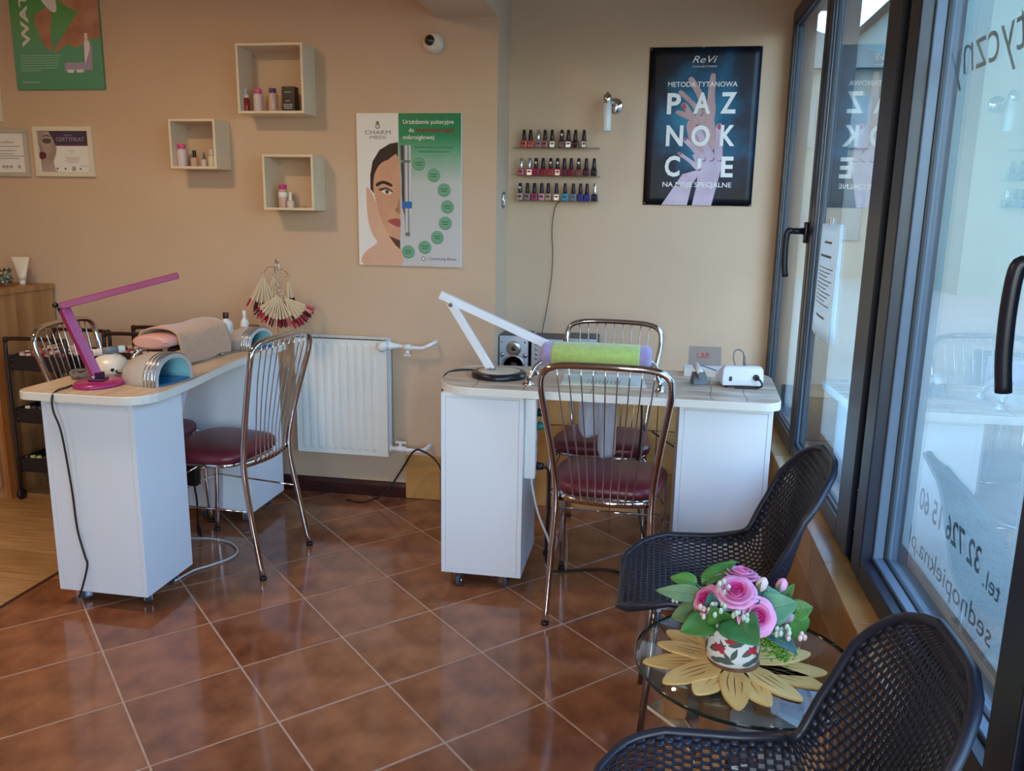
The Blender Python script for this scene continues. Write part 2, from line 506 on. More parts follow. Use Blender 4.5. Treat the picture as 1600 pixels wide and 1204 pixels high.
# lettering stuck to the outer face of the pane (reads from the street)
LET = mat('window_lettering', (104, 116, 122), .6)
def win_text(txt, ya, yb, z, size, parent, shear=0.0, bold=0.0):
    t = text_mb(txt, size, bold, shear, width=yb - ya)
    for p in t.v: p.x, p.y, p.z = X_GL + .0052, ya + p.x, z + p.y
    t.build('lettering', LET, parent)
win_text('tel.', 1.39, 1.465, .758, .05, w3, bold=.0004)
win_text('32 726 15 60', 1.485, 1.835, .770, .068, w3, bold=.0012)
win_text('sednopiekna.pl', 1.40, 1.87, .672, .06, w3, bold=.0002)
win_text('kosmetyczny', 1.20, 1.985, 1.668, .13, w3, .35, -.0008)
struct(MB().bbox((.585, 3.985, Z_SILL), (.60, 4.0, Z_HEAD)).build('trim_6', ANTH))

# shop-front window behind the camera
w6 = sroot('window_6')
o = MB()
for x0, x1 in ((-.5, -.43), (.33, .4)): o.bbox((x0, Y_F - .09, .25), (x1, Y_F - .02, 2.35))
o.bbox((-.5, Y_F - .09, .25), (.4, Y_F - .02, .32)); o.bbox((-.5, Y_F - .09, 2.28), (.4, Y_F - .02, 2.35))
o.build('frame', ANTH, w6)
for x0, x1 in ((-.43, .33),):
    MB().bbox((x0, Y_F - .06, .32), (x1, Y_F - .055, 2.28)).build('pane', CLEAR, w6)

# ------------------------------------------------------------------ outside
struct(MB().bbox((.72, -40, -.35), (60, 60, -.15)).build('ground_street', mat('pale_pavement', (98, 106, 104), .9, var=.08, scale=2)))
struct(MB().bbox((-40, -40, -.35), (.72, Y_F - .1, -.15)).build('ground_forecourt', mat('pale_pavement', (98, 106, 104), .9)))
bld = thing('street_building', 'pale plastered building across the street seen through the window glass', 'building', (20, 4, -.15))
fac = mat('pale_facade', (92, 110, 110), .9, var=.04, scale=.6)
MB().bbox((17, -8, -.15), (23, 15, 7.5)).build('facade', fac, bld, world=True)
o = MB()
for k in range(34): o.bbox((16.95, -7.7 + k * .66, -.1), (17, -7.6 + k * .66, 7.4))
o.build('facade_rib', mat('pale_facade_rib', (84, 102, 102), .9), bld, world=True)
MB().bbox((16.8, -8.1, 7.5), (23.1, 15.1, 7.7)).build('cornice', mat('cornice_grey', (120, 128, 130), .8), bld, world=True)
b2 = thing('street_house', 'small gabled house at the far end of the street', 'building', (9, 22, -.15))
MB().bbox((6.0, 18, -.15), (14, 34, 7.0)).build('facade', fac, b2, world=True)
o = MB(); o.add([(5.7, 17.7, 7.0), (14.3, 17.7, 7.0), (14.3, 34.3, 7.0), (5.7, 34.3, 7.0), (10, 17.7, 9.4), (10, 34.3, 9.4)], [(0, 1, 4), (2, 3, 5), (0, 4, 5, 3), (1, 2, 5, 4), (3, 2, 1, 0)])
o.build('roof', mat('slate_roof', (86, 92, 96), .8), b2, world=True)

b3 = thing('street_house', 'low beige house with dark roof closing the street behind the far window', 'building', (3, 26, -.15))
zr_ = aty(1275, 74, 22).z
MB().bbox((.9, 22, -.15), (5.6, 32, zr_ - .5)).build('facade', mat('beige_facade', (98, 96, 90), .9, var=.05, scale=1), b3, world=True)
o = MB(); o.add([(.7, 21.8, zr_ - .5), (5.8, 21.8, zr_ - .5), (5.8, 32.2, zr_ - .5), (.7, 32.2, zr_ - .5), (3.0, 21.8, zr_ + .5), (3.0, 32.2, zr_ + .5)], [(0, 1, 4), (2, 3, 5), (0, 4, 5, 3), (1, 2, 5, 4), (3, 2, 1, 0)])
o.build('roof', mat('slate_roof', (86, 92, 96), .8), b3, world=True)
for wx in (1.5, 2.8, 4.1):
    for wz in (.8, 3.0): MB().bbox((wx, 21.94, wz), (wx + .8, 22.0, wz + 1.2)).build('window', mat('far_window', (60, 72, 84), .2), b3, world=True)
# warm ceiling lamps (above the picture)
LAMPW = (1.0, .70, .42)
def ceiling_lamp(x, y, power, label):
    L = thing('ceiling_lamp', label, 'lamp', (x, y, Z_CEIL))
    MB().lathe([(.02, 0), (.15, -.002), (.155, -.02), (.15, -.03)], (x, y, Z_CEIL), 28).build('lamp_base', CHROME, L, world=True)
    MB().lathe([(.14, -.03), (.135, -.06), (.1, -.085), (.04, -.095), (.005, -.097)], (x, y, Z_CEIL), 28).build('lamp_shade', mat('opal_glass_lit', (255, 214, 160), .4, emit=2.0), L, world=True)
    l = bpy.data.lights.new('ceiling_bulb', 'AREA'); l.shape = 'DISK'; l.size = .24; l.energy = power; l.color = LAMPW
    lo = bpy.data.objects.new('ceiling_bulb', l); col.objects.link(lo); lo.location = (0, 0, -.11); lo.parent = L
ceiling_lamp(-2.15, 2.0, 14, 'round opal ceiling lamp over the left manicure desk')
ceiling_lamp(-2.6, .2, 11, 'round opal ceiling lamp above the laminate floor near the shop front')
# ================================================================== FURNITURE
DZ = .775   # height of both desk tops
def round_poly(pts, r, seg=6):
    """polygon with every corner rounded; r may be a list"""
    out = []
    n = len(pts)
    for i in range(n):
        a, b, c = Vector(pts[i - 1]), Vector(pts[i]), Vector(pts[(i + 1) % n])
        rr = r[i] if isinstance(r, (list, tuple)) else r
        d1 = (a - b).normalized(); d2 = (c - b).normalized()
        p0 = b + d1 * rr; p1 = b + d2 * rr
        for k in range(seg + 1):
            t = k / seg
            out.append(tuple((1 - t) ** 2 * p0 + 2 * t * (1 - t) * b + t * t * p1))
    return out
def desk_wood():
    mt = bpy.data.materials.new('rustic_board_laminate'); mt.use_nodes = True
    t = mt.node_tree; b = t.nodes['Principled BSDF']; b.inputs['Roughness'].default_value = .35
    tc = t.nodes.new('ShaderNodeTexCoord')
    def noise(sc_, stretch, detail=5):
        mp = t.nodes.new('ShaderNodeMapping'); mp.inputs['Scale'].default_value = stretch
        n = t.nodes.new('ShaderNodeTexNoise'); n.inputs['Scale'].default_value = sc_; n.inputs['Detail'].default_value = detail
        t.links.new(tc.outputs['Object'], mp.inputs[0]); t.links.new(mp.outputs[0], n.inputs['Vector']); return n
    n1 = noise(6, (1, 6, 1)); r1 = t.nodes.new('ShaderNodeValToRGB')
    e = r1.color_ramp.elements
    e[0].position = .3; e[0].color = lin((168, 148, 126)); e[1].position = .62; e[1].color = lin((218, 206, 190))
    x = e.new(.46); x.color = lin((196, 178, 156))
    t.links.new(n1.outputs['Fac'], r1.inputs[0]); t.links.new(r1.outputs[0], b.inputs['Base Color'])
    return mt
RUSTIC = desk_wood()
GAPM = mat('board_joint_line', (92, 70, 54), .6)
CASTER = mat('caster_rubber', (74, 76, 84), .5)

def caster(parent, x, y, rz):
    c = MB()
    c.cyl((0, 0, .052), (0, 0, .06), .02, seg=12)
    c.box((0, .006, .046), (.026, .03, .012))
    for s in (-1, 1): c.box((s * .0125, .01, .03), (.003, .022, .034))
    o = c.build('caster', STEEL, parent); o.location = (x, y, 0); o.rotation_euler = (0, 0, rz)
    wbm = MB()
    for s in (-1, 1): wbm.lathe([(.01, -.006), (.022, -.0055), (.0245, -.003), (.0245, .003), (.022, .0055), (.01, .006)], (s * .0085 * 0, .012, .025), 18, axis=(1, 0, 0))
    wbm.lathe([(.01, -.010), (.022, -.0095), (.0245, -.006), (.0245, .006), (.022, .0095), (.01, .010)], (0, .012, .025), 18, axis=(1, 0, 0))
    wbm.build('wheel', CASTER, o)
    MB().cyl((-.016, .012, .025), (.016, .012, .025), .006, seg=10).build('axle_cap', CHROME, o)

def pedestal(parent, a, b, z0=.06, z1=DZ - .028, door=None):
    """white cabinet body a..b (x,y corners) with a front panel set into the carcass"""
    x0, y0 = a; x1, y1 = b
    t = .016
    o = MB()
    o.bbox((x0, y0, z0), (x0 + t, y1, z1)); o.bbox((x1 - t, y0, z0), (x1, y1, z1))
    o.bbox((x0 + t, y0, z0), (x1 - t, y1, z0 + t)); o.bbox((x0 + t, y0, z1 - t), (x1 - t, y1, z1))
    p = o.build('pedestal', WHITE_LAM, parent, world=True, bevel=.0008)
    MB().bbox((x0 + t + .0008, y0 + .001, z0 + t + .0008), (x1 - t - .0008, y0 + .016, z1 - t - .0008)).build('front_panel', WHITE_LAM, p, world=False)
    MB().bbox((x0 + t + .0008, y1 - .016, z0 + t + .0008), (x1 - t - .0008, y1 - .001, z1 - t - .0008)).build('back_panel', WHITE_LAM, p)
    for c in p.children:
        inv = wmat(p).inverted()
        for v in c.data.vertices: v.co = inv @ v.co
    return p

# ---- desk at the alcove
d2 = thing('manicure_desk', 'white manicure desk with rustic board top standing by the window alcove', 'desk', (-.15, 3.0, 0))
top2 = round_poly([(-.755, 2.768), (.435, 2.768), (.462, 3.32), (-.775, 3.20)], [.16, .07, .12, .13], 8)
MB().prism(top2, DZ - .028, DZ - .001, .002).build('table_top_edge', mat('white_edge_band', (228, 226, 218), .4), d2, world=True)
MB().prism([(p[0] * .9965 - .0005, (p[1] - 3.0) * .993 + 3.0) for p in top2], DZ - .0012, DZ, 0).build('table_top', RUSTIC, d2, world=True)
for xs in ((-.62, -.60), (-.44, -.43), (-.20, -.21), (.02, .035), (.205, .22), (.32, .335)):
    jx = [(xs[0] + (xs[1] - xs[0]) * k / 8 + .004 * math.sin(k * 1.7 + xs[0] * 40), 2.775 + .42 * k / 8) for k in range(9)]
    MB().loft([[(x - .0012, y, DZ + .0002), (x + .0012, y, DZ + .0002)] for x, y in jx], False, False).build('board_joint', GAPM, d2, world=True)
pedestal(d2, (-.735, 2.795), (-.435, 3.14))
pedestal(d2, (.103, 2.80), (.412, 3.14))
for x, y, r in ((-.665, 2.83, 2.6), (-.50, 2.84, 1.2), (-.66, 3.09, .4), (-.50, 3.09, 0), (.16, 2.85, 0), (.35, 2.85, .6), (.16, 3.09, 0), (.35, 3.09, 0)):
    caster(d2, x + .15, y - 3.0, r)

# ---- desk on the left, its long side along the depth of the room
d1 = thing('manicure_desk', 'white manicure desk with pale wood top carrying the pink lamp', 'desk', (-1.85, 2.95, 0))
q = [(-2.075, 2.345), (-1.60, 2.345), (-1.605, 2.60), (-1.655, 3.0), (-1.655, 3.3), (-1.65, 3.54), (-2.06, 3.54)]
top1 = round_poly(q, [.05, .12, .08, .12, .08, .06, .05], 6)
MB().prism(top1, DZ - .028, DZ - .001, .002).build('table_top_edge', MATS['white_edge_band'], d1, world=True)
PALEW = mat('pale_wood_top', (192, 168, 142), .35, scale=5, alt=(214, 196, 172), stretch=(7, 1, 1))
MB().prism([((p[0] + 1.85) * .994 - 1.85, (p[1] - 2.95) * .997 + 2.95) for p in top1], DZ - .0012, DZ, 0).build('table_top', PALEW, d1, world=True)
pedestal(d1, (-2.005, 2.38), (-1.668, 2.665))
pedestal(d1, (-2.005, 3.205), (-1.70, 3.52))
for x, y, r in ((-1.715, 2.45, .5), (-1.725, 2.61, .9), (-1.94, 2.45, 2.4), (-1.94, 2.61, 0), (-1.75, 3.24, .3), (-1.75, 3.46, .8), (-1.95, 3.24, 0), (-1.95, 3.46, 0)):
    caster(d1, x + 1.85, y - 2.95, r)

# ---- chrome chairs
def chrome_chair():
    root = thing('chrome_chair', 'x', 'chair')
    # seat pad: rounded trapezoid, domed
    def outline(s, ins=0.0):
        pts = [(-.175, -.185), (.175, -.185), (.215, .165), (-.215, .165)]
        return [(x * s, y * s) for x, y in round_poly(pts, [.09, .09, .13, .13], 7)]
    o = MB()
    rings = []
    for s, z in ((.90, .432), (.985, .440), (1.0, .453), (.985, .466), (.93, .476), (.75, .483), (.45, .487), (.1, .488)):
        rings.append([(x, y + .01, z - .006 * (abs(x) / .2) ** 2 * 0) for x, y in outline(s)])
    o.loft(rings, True, True, True)
    o.build('seat', BURG, root)
    # chrome ring carrying the seat
    MB().tube([(x * .9, y * .92 + .01, .428) for x, y in outline(1)], .0085, 8, 0, True).build('seat_ring', CHROME, root)
    # rear frame: both back legs and the arched top in one tube, doubled by a thinner inner tube
    def rear(k, dz):
        return [(-.175 * k, -.275, 0), (-.168 * k, -.235, .22), (-.160 * k, -.205, .43), (-.172 * k, -.225, .58), (-.195 * k, -.262, .74), (-.207 * k, -.285, .835 - dz), (-.196 * k, -.293, .885 - dz), (-.15 * k, -.298, .907 - dz), (-.06 * k, -.305, .913 - dz), (.06 * k, -.305, .913 - dz),
                (.15 * k, -.298, .907 - dz), (.196 * k, -.293, .885 - dz), (.207 * k, -.285, .835 - dz), (.195 * k, -.262, .74), (.172 * k, -.225, .58), (.160 * k, -.205, .43), (.168 * k, -.235, .22), (.175 * k, -.275, 0)]
    MB().tube(rear(1, 0), .0115, 10, 5).build('back_frame', CHROME, root)
    # curved strip behind the seat that holds the rods
    o = MB()
    n = 16
    strip = []
    for i in range(n + 1):
        t = -1 + 2 * i / n
        strip.append((t * .150, -.198 - .028 * (1 - t * t), .437))
    o.loft([[(x, y - .003, z - .012), (x, y + .003, z - .012), (x, y + .003, z + .010), (x, y - .003, z + .010)] for x, y, z in strip], True, True, True)
    o.build('rod_holder', CHROME, root)
    for i in range(9):
        t = -1 + 2 * i / 8
        xt = t * .155; xb = t * .098
        zt = .905 - .004 * abs(t) ** 3
        MB().tube([(xb, -.198 - .028 * (1 - (xb / .15) ** 2) - .004, .432), (xb * 1.12, -.232, .55), (xt * .9, -.268, .75), (xt, -.303, zt)], .0024, 6, 4).build('back_rod', CHROME, root)
    for s in (-1, 1):
        MB().tube([(s * .165, .145, .43), (s * .19, .165, .40), (s * .192, .172, .2), (s * .195, .185, 0)], .0105, 10, 4).build('front_leg', CHROME, root)
    # lower rods between the legs
    o = MB()
    for s in (-1, 1):
        o.tube([(s * .192, .172, .26), (s * .166, -.232, .26)], .004, 6)
        o.tube([(s * .19, .17, .31), (s * .165, -.02, .425)], .004, 6)
    o.tube([(-.192, .172, .26), (.192, .172, .26)], .004, 6)
    o.build('stretcher', CHROME, root)
    for x, y in ((-.175, -.275), (.175, -.275), (-.195, .185), (.195, .185)): MB().cyl((x, y, 0), (x, y, .012), .0135, seg=10).build('rubber_foot', BLACK, root)
    return root
ch = chrome_chair()
spots = [(-1.665, 2.915, 84, 'chrome chair with burgundy seat pulled up to the left desk, before the radiator'),
         (-2.065, 3.0, -84, 'chrome chair behind the left desk, back turned to the black trolley'),
         (-.125, 2.85, -3, 'chrome chair with burgundy seat in front of the alcove desk'),
         (-.185, 3.345, 177, 'chrome chair between the alcove desk and the tiled dado')]
for i, (x, y, a, lb) in enumerate(spots):
    c = ch if i == 0 else copy_tree(ch)
    c.location = (x, y, 0); c.rotation_euler = (0, 0, math.radians(a)); c['label'] = lb; c['group'] = 'chrome chairs with burgundy seats'

# ---- black perforated shell chairs
def shell_chair():
    root = thing('shell_chair', 'x', 'chair')
    KZ = .935
    prof = catmull([(a, b, c * KZ) for a, b, c in [(0, .225, .405), (0, .222, .432), (0, .16, .452), (0, .05, .447), (0, -.06, .437), (0, -.145, .450), (0, -.196, .505), (0, -.216, .60), (0, -.233, .70), (0, -.256, .79), (0, -.284, .845)]], 12)
    L = [0]
    for i in range(1, len(prof)): L.append(L[-1] + (prof[i] - prof[i - 1]).length)
    TL = L[-1]
    def P(s):
        d = s * TL
        for i in range(1, len(L)):
            if L[i] >= d:
                t = (d - L[i - 1]) / (L[i] - L[i - 1]); return prof[i - 1].lerp(prof[i], t)
        return prof[-1]
    def half(s):
        # half width along the shell
        a = .205 + .02 * math.sin(min(1, s / .5) * PI) - .012 * max(0, s - .5) * 2
        a -= .022 * math.exp(-((s - .56) / .1) ** 2)
        e = s / .15
        if e < 1: a *= math.sqrt(1 - .80 * (1 - e) ** 2.4)
        e = (1 - s) / .20
        if e < 1: a *= math.sqrt(1 - .88 * (1 - e) ** 2.4)
        return a
    def Sf(u, s):
        p = P(s); h = half(s); x = u * h
        lift = (abs(u) ** 2.2) * min(1, max(0, (s - .06) / .12)) * min(1, max(.15, (1 - s) / .16)) * (.030 + .055 * math.exp(-((s - .55) / .22) ** 2))
        q = P(min(1, s + .01)) - P(max(0, s - .01))
        nrm = Vector((0, -q.z, q.y)).normalized()
        if nrm.z < 0 and s < .4: nrm = -nrm
        nrm = Vector((0, q.z, -q.y)).normalized()
        return Vector((x, p.y, p.z)) + nrm * lift
    # every cell is a ring around a rhombic hole
    NU, NV = 28, 50
    o = MB()
    for i in range(-1, NU):
        for j in range(NV):
            off_ = .5 * (j % 2)
            if i < 0 and not off_: continue
            u0, u1 = max(-1, -1 + 2 * (i + off_) / NU), min(1, -1 + 2 * (i + 1 + off_) / NU)
            v0, v1 = j / NV, (j + 1) / NV
            solid = i < 2 or i >= NU - 2 or j < 2 or j >= NV - 2
            A = [Sf(u0, v0), Sf(u1, v0), Sf(u1, v1), Sf(u0, v1)]
            if solid: o.add(A, [(0, 1, 2, 3)], True); continue
            um, vm = (u0 + u1) / 2, (v0 + v1) / 2
            off = 0
            k = .32; kv = .36
            B = [Sf(um - k * (u1 - u0), vm - kv * (v1 - v0)), Sf(um + k * (u1 - u0), vm - kv * (v1 - v0)), Sf(um + k * (u1 - u0), vm + kv * (v1 - v0)), Sf(um - k * (u1 - u0), vm + kv * (v1 - v0))]
            o.add(A + B, [(0, 1, 5, 4), (1, 2, 6, 5), (2, 3, 7, 6), (3, 0, 4, 7)], True)
    BLKCH = mat('black_blue_resin', (30, 36, 52), .42)
    o.build('seat_shell', BLKCH, root, solid=.0045)
    rim = [Sf(-1 + 2 * k / 20, 0) for k in range(20)] + [Sf(1, k / 50) for k in range(50)] + [Sf(1 - 2 * k / 20, 1) for k in range(20)] + [Sf(-1, 1 - k / 50) for k in range(50)]
    MB().tube(rim, .0095, 8, 0, True).build('rim', BLKCH, root)
    for sx in (-1, 1):
        for sy in (-1, 1):
            MB().tube([(sx * .145, sy * .12 + .01, .395), (sx * .160, sy * .15 + .01, 0)], [.011, .009], 10).build('leg', STEEL, root)
    MB().box((0, .01, .400), (.28, .24, .010)).build('under_frame', STEEL, root)
    return root
sc1 = shell_chair()
sc2 = copy_tree(sc1)
for c, x, y, a, lb in ((sc1, .176, 2.125, 90, 'black perforated shell chair between the alcove desk and the glass table'),
                       (sc2, .165, 1.16, 90, 'black perforated shell chair on the street-door side of the glass table')):
    c.location = (x, y, 0); c.rotation_euler = (0, 0, math.radians(a)); c['label'] = lb; c['group'] = 'black perforated shell chairs'
# ================================================================== THINGS ON THE WALLS
YB = Y_BACK - .0005
class Sheet:
    """flat print on a wall facing -Y: (u, v) from the top left corner; layers a fraction of a millimetre apart"""
    def __init__(s, parent, x0, x1, z0, z1, y): s.p, s.x0, s.x1, s.z0, s.z1, s.y, s.k = parent, x0, x1, z0, z1, y, 0
    def P(s, u, v, k): return Vector((s.x0 + (s.x1 - s.x0) * u, s.y - .00006 * k, s.z1 - (s.z1 - s.z0) * v))
    def poly(s, name, pts, mt, smooth=0, k=None):
        s.k += 1; kk = k or s.k
        q = catmull([(u, v, 0) for u, v in pts], smooth, True) if smooth else [Vector((u, v, 0)) for u, v in pts]
        m_ = MB(); m_.add([s.P(min(.999, max(.001, a.x)), min(.999, max(.001, a.y)), kk) for a in q], [tuple(range(len(q)))])
        return m_.build(name, mt, s.p, world=True)
    def rect(s, name, u0, v0, u1, v1, mt): return s.poly(name, [(u0, v0), (u1, v0), (u1, v1), (u0, v1)], mt)
    def disc(s, name, u, v, r, mt, n=20):
        a = (s.x1 - s.x0) / (s.z1 - s.z0)
        return s.poly(name, [(u + r * math.cos(2 * PI * i / n), v + r * a * math.sin(2 * PI * i / n)) for i in range(n)], mt)
    def text(s, txt, u0, u1, v, h, mt, bold=0.0, shear=0.0, name='lettering', vertical=False):
        """v is the baseline, h the cap height as fractions of the sheet"""
        s.k += 1
        H = h * (s.z1 - s.z0) / .72
        t = text_mb(txt, H, bold * H, shear, width=((u1 - u0) * (s.x1 - s.x0)) if not vertical else (u1 - u0) * (s.z1 - s.z0))
        o = s.P(u0, v, s.k)
        for p in t.v:
            if vertical: p.x, p.y, p.z = o.x - p.y, o.y, o.z + p.x
            else: p.x, p.y, p.z = o.x + p.x, o.y, o.z + p.y
        return t.build(name, mt, s.p, world=True)
    def lines(s, u0, u1, v0, v1, n, mt, h=.006, ragged=.25):
        for i in range(n):
            v = v0 + (v1 - v0) * i / max(1, n - 1)
            s.rect('printed_line', u0, v, u1 - (u1 - u0) * ragged * random.random(), v + h, mt)
def gradient(name, stops, axis='Z', rough=.4, noise=0.0, nscale=4, coat=0.0, obj_lo=0.0, obj_hi=1.0):
    """printed colour gradient in object space from obj_lo to obj_hi"""
    mt = bpy.data.materials.new(name); mt.use_nodes = True
    t = mt.node_tree; b = t.nodes['Principled BSDF']; b.inputs['Roughness'].default_value = rough; b.inputs['Coat Weight'].default_value = coat
    tc = t.nodes.new('ShaderNodeTexCoord'); sp = t.nodes.new('ShaderNodeSeparateXYZ')
    t.links.new(tc.outputs['Object'], sp.inputs[0])
    mr = t.nodes.new('ShaderNodeMapRange'); mr.inputs['From Min'].default_value = obj_lo; mr.inputs['From Max'].default_value = obj_hi
    t.links.new(sp.outputs[axis], mr.inputs['Value'])
    src = mr.outputs[0]
    if noise:
        nz = t.nodes.new('ShaderNodeTexNoise'); nz.inputs['Scale'].default_value = nscale; nz.inputs['Detail'].default_value = 5
        t.links.new(tc.outputs['Object'], nz.inputs['Vector'])
        ma = t.nodes.new('ShaderNodeMath'); ma.operation = 'MULTIPLY_ADD'; ma.inputs[1].default_value = noise
        t.links.new(nz.outputs['Fac'], ma.inputs[0]); t.links.new(src, ma.inputs[2])
        sb = t.nodes.new('ShaderNodeMath'); sb.operation = 'SUBTRACT'; sb.inputs[1].default_value = noise / 2
        t.links.new(ma.outputs[0], sb.inputs[0]); src = sb.outputs[0]
    rp = t.nodes.new('ShaderNodeValToRGB'); e = rp.color_ramp.elements
    e[0].position, e[0].color = stops[0][0], lin(stops[0][1]); e[1].position, e[1].color = stops[-1][0], lin(stops[-1][1])
    for p_, c_ in stops[1:-1]: e.new(p_).color = lin(c_)
    t.links.new(src, rp.inputs[0]); t.links.new(rp.outputs[0], b.inputs['Base Color'])
    MATS[name] = mt
    return mt
SKIN = mat('printed_skin', (214, 160, 128), .45, var=.06, scale=9)
SKIN2 = mat('printed_pale_skin', (206, 188, 206), .4, scale=9, alt=(186, 160, 180))
HAIR = mat('printed_dark_hair', (44, 30, 28), .45)
WPRINT = mat('printed_white', (238, 236, 232), .4)

# ---- poster of the pulsating device (white / green board)
a = aty(557, 177, 3.69); b = aty(720, 418, 3.69)
x0, x1, z1, z0 = -1.361, -.878, 1.800, 1.128
po = thing('advertising_poster', 'white and green poster with half a face and a device pen, right of the shelves', 'poster', ((x0 + x1) / 2, YB, z0))
MB().bbox((x0, YB - .016, z0), (x1, YB, z1)).build('poster_board', WPRINT, po, world=True)
sh = Sheet(po, x0, x1, z0, z1, YB - .0162)
G0 = gradient('printed_green_fade', [(0, (206, 204, 206)), (.55, (200, 206, 204)), (.76, (108, 176, 140)), (.86, (30, 142, 92)), (1, (22, 128, 84))], 'Z', .35, .08, 5, 0, .0, z1 - z0)
sh.rect('green_panel', .405, .0, 1, 1, G0)
sh.poly('printed_hair', [(.40, .185), (.32, .195), (.22, .235), (.15, .31), (.125, .40), (.125, .49), (.17, .53), (.40, .42)], HAIR, 0)
sh.poly('printed_hand', [(.085, .485), (.12, .495), (.165, .56), (.20, .62), (.24, .72), (.34, .80), (.415, .88), (.415, 1), (.05, 1), (.05, .92), (.18, .85), (.14, .80), (.10, .71), (.085, .60)], mat('printed_hand_skin', (224, 178, 150), .45, var=.05, scale=8), 3)
sh.poly('printed_face', [(.41, .30), (.30, .30), (.22, .33), (.165, .40), (.155, .50), (.19, .60), (.225, .69), (.27, .76), (.34, .815), (.41, .825)], SKIN, 3)
sh.poly('printed_neck_shadow', [(.30, .80), (.41, .83), (.41, .89), (.36, .86)], mat('printed_shadow_brown', (96, 60, 48), .5))
sh.poly('printed_eyebrow', [(.18, .455), (.25, .435), (.33, .455), (.335, .475), (.25, .455), (.19, .475)], HAIR, 3)
sh.poly('printed_eye', [(.235, .505), (.285, .490), (.335, .512), (.29, .525)], WPRINT, 4)
sh.disc('printed_iris', .288, .507, .020, mat('printed_green_brown', (78, 86, 62), .4))
sh.poly('printed_eyelid', [(.20, .49), (.285, .478), (.345, .505), (.335, .512), (.285, .490), (.235, .503)], mat('printed_eyeshadow', (104, 62, 50), .5), 2)
sh.poly('printed_nose', [(.405, .55), (.39, .60), (.36, .625), (.385, .645), (.41, .645)], mat('printed_nose_tone', (178, 118, 92), .5), 3)
sh.poly('printed_lips', [(.29, .70), (.35, .685), (.41, .69), (.41, .74), (.34, .725)], mat('printed_lips_red', (176, 84, 84), .4), 3)
GREYP = mat('printed_grey', (118, 116, 118), .5)
sh.text('CHARM', .08, .33, .135, .026, GREYP, name='lettering')
sh.text('MEDI', .13, .28, .165, .022, GREYP)
sh.disc('printed_emblem', .205, .062, .016, GREYP); sh.disc('printed_emblem', .205, .085, .022, GREYP); sh.disc('printed_emblem', .205, .085, .013, WPRINT)
sh.text('Urządzenie pulsacyjne', .45, .93, .068, .028, WPRINT, .008)
sh.text('do', .505, .555, .120, .026, WPRINT, .008)
sh.text('mezoterapii', .575, .935, .120, .030, mat('printed_dark_red', (140, 30, 50), .4), .02)
sh.text('mikroigłowej', .45, .745, .166, .028, WPRINT, .008)
DG = mat('printed_dark_green', (40, 96, 72), .5)
sh.text('Zaawansowana technologia', .56, .925, .222, .014, DG)
sh.text('mikronakłuwania skóry', .59, .895, .250, .014, DG)
# device pen
PEN = gradient('printed_pen_metal', [(0, (70, 72, 76)), (.3, (226, 226, 228)), (.5, (120, 122, 126)), (.7, (236, 236, 238)), (1, (70, 72, 76))], 'X', .3, 0, 1, 0, -.023, .02)
def penpart(pts, mt, name='printed_pen'): sh.poly(name, pts, mt)
penpart([(.425, .205), (.52, .205), (.52, .30), (.425, .30)], PEN)
penpart([(.435, .30), (.51, .30), (.51, .318), (.435, .318)], GREYP)
penpart([(.425, .318), (.525, .318), (.522, .42), (.53, .50), (.53, .57), (.435, .57), (.43, .50), (.432, .42)], PEN)
penpart([(.433, .57), (.53, .57), (.53, .615), (.433, .615)], mat('printed_blue', (48, 112, 190), .35))
penpart([(.438, .615), (.525, .615), (.515, .66), (.505, .78), (.465, .78), (.455, .66)], PEN)
penpart([(.462, .775), (.508, .775), (.508, .80), (.462, .80)], GREYP)
GD = mat('printed_green_disc', (112, 172, 138), .4); GD2 = mat('printed_green_disc_rim', (58, 128, 92), .4)
for cx, cy in ((495, 398), (604, 482), (680, 590), (706, 714), (692, 836), (636, 945), (547, 1022), (427, 1060)):
    v = (cy - 30) / 1138; u = (cx - 30 - 38 * v) / (766 - 30 * v)
    sh.disc('printed_circle', u, v, .060, GD2, 22); sh.disc('printed_circle', u, v - .001, .056, GD, 22)
    sh.rect('printed_line', u - .036, v - .010, u + .034, v - .005, DG); sh.rect('printed_line', u - .028, v + .005, u + .028, v + .010, DG)
sh.text('Charming Rose', .69, .955, .955, .020, GREYP); sh.disc('printed_emblem', .64, .948, .02, GREYP); sh.disc('printed_emblem', .64, .948, .013, WPRINT)
for k in range(14):
    pass

# ---- dark poster with two hands
x0, x1, z1, z0 = -.078, .412, 2.112, 1.422
pr_ = thing('advertising_poster', 'glossy dark blue poster with two hands and big white letters in the alcove', 'poster', ((x0 + x1) / 2, Y_ALC, z0))
NAVY = bpy.data.materials.new('printed_navy_glow'); NAVY.use_nodes = True
_t = NAVY.node_tree; _b = _t.nodes['Principled BSDF']; _b.inputs['Roughness'].default_value = .4; _b.inputs['Specular IOR Level'].default_value = .3
_tc = _t.nodes.new('ShaderNodeTexCoord'); _mp = _t.nodes.new('ShaderNodeMapping'); _mp.inputs['Location'].default_value = (0, 0, -.38 * 1.6); _mp.inputs['Scale'].default_value = (2.1, 0, 1.6)
_ln = _t.nodes.new('ShaderNodeVectorMath'); _ln.operation = 'LENGTH'
_nz = _t.nodes.new('ShaderNodeTexNoise'); _nz.inputs['Scale'].default_value = 7; _nz.inputs['Detail'].default_value = 6
_ad = _t.nodes.new('ShaderNodeMath'); _ad.operation = 'MULTIPLY_ADD'; _ad.inputs[1].default_value = .7
_rp = _t.nodes.new('ShaderNodeValToRGB'); _e = _rp.color_ramp.elements
_e[0].position, _e[0].color = .40, lin((30, 142, 176)); _e[1].position, _e[1].color = 1.0, lin((8, 10, 20))
_e.new(.62).color = lin((20, 92, 124)); _e.new(.8).color = lin((16, 34, 56))
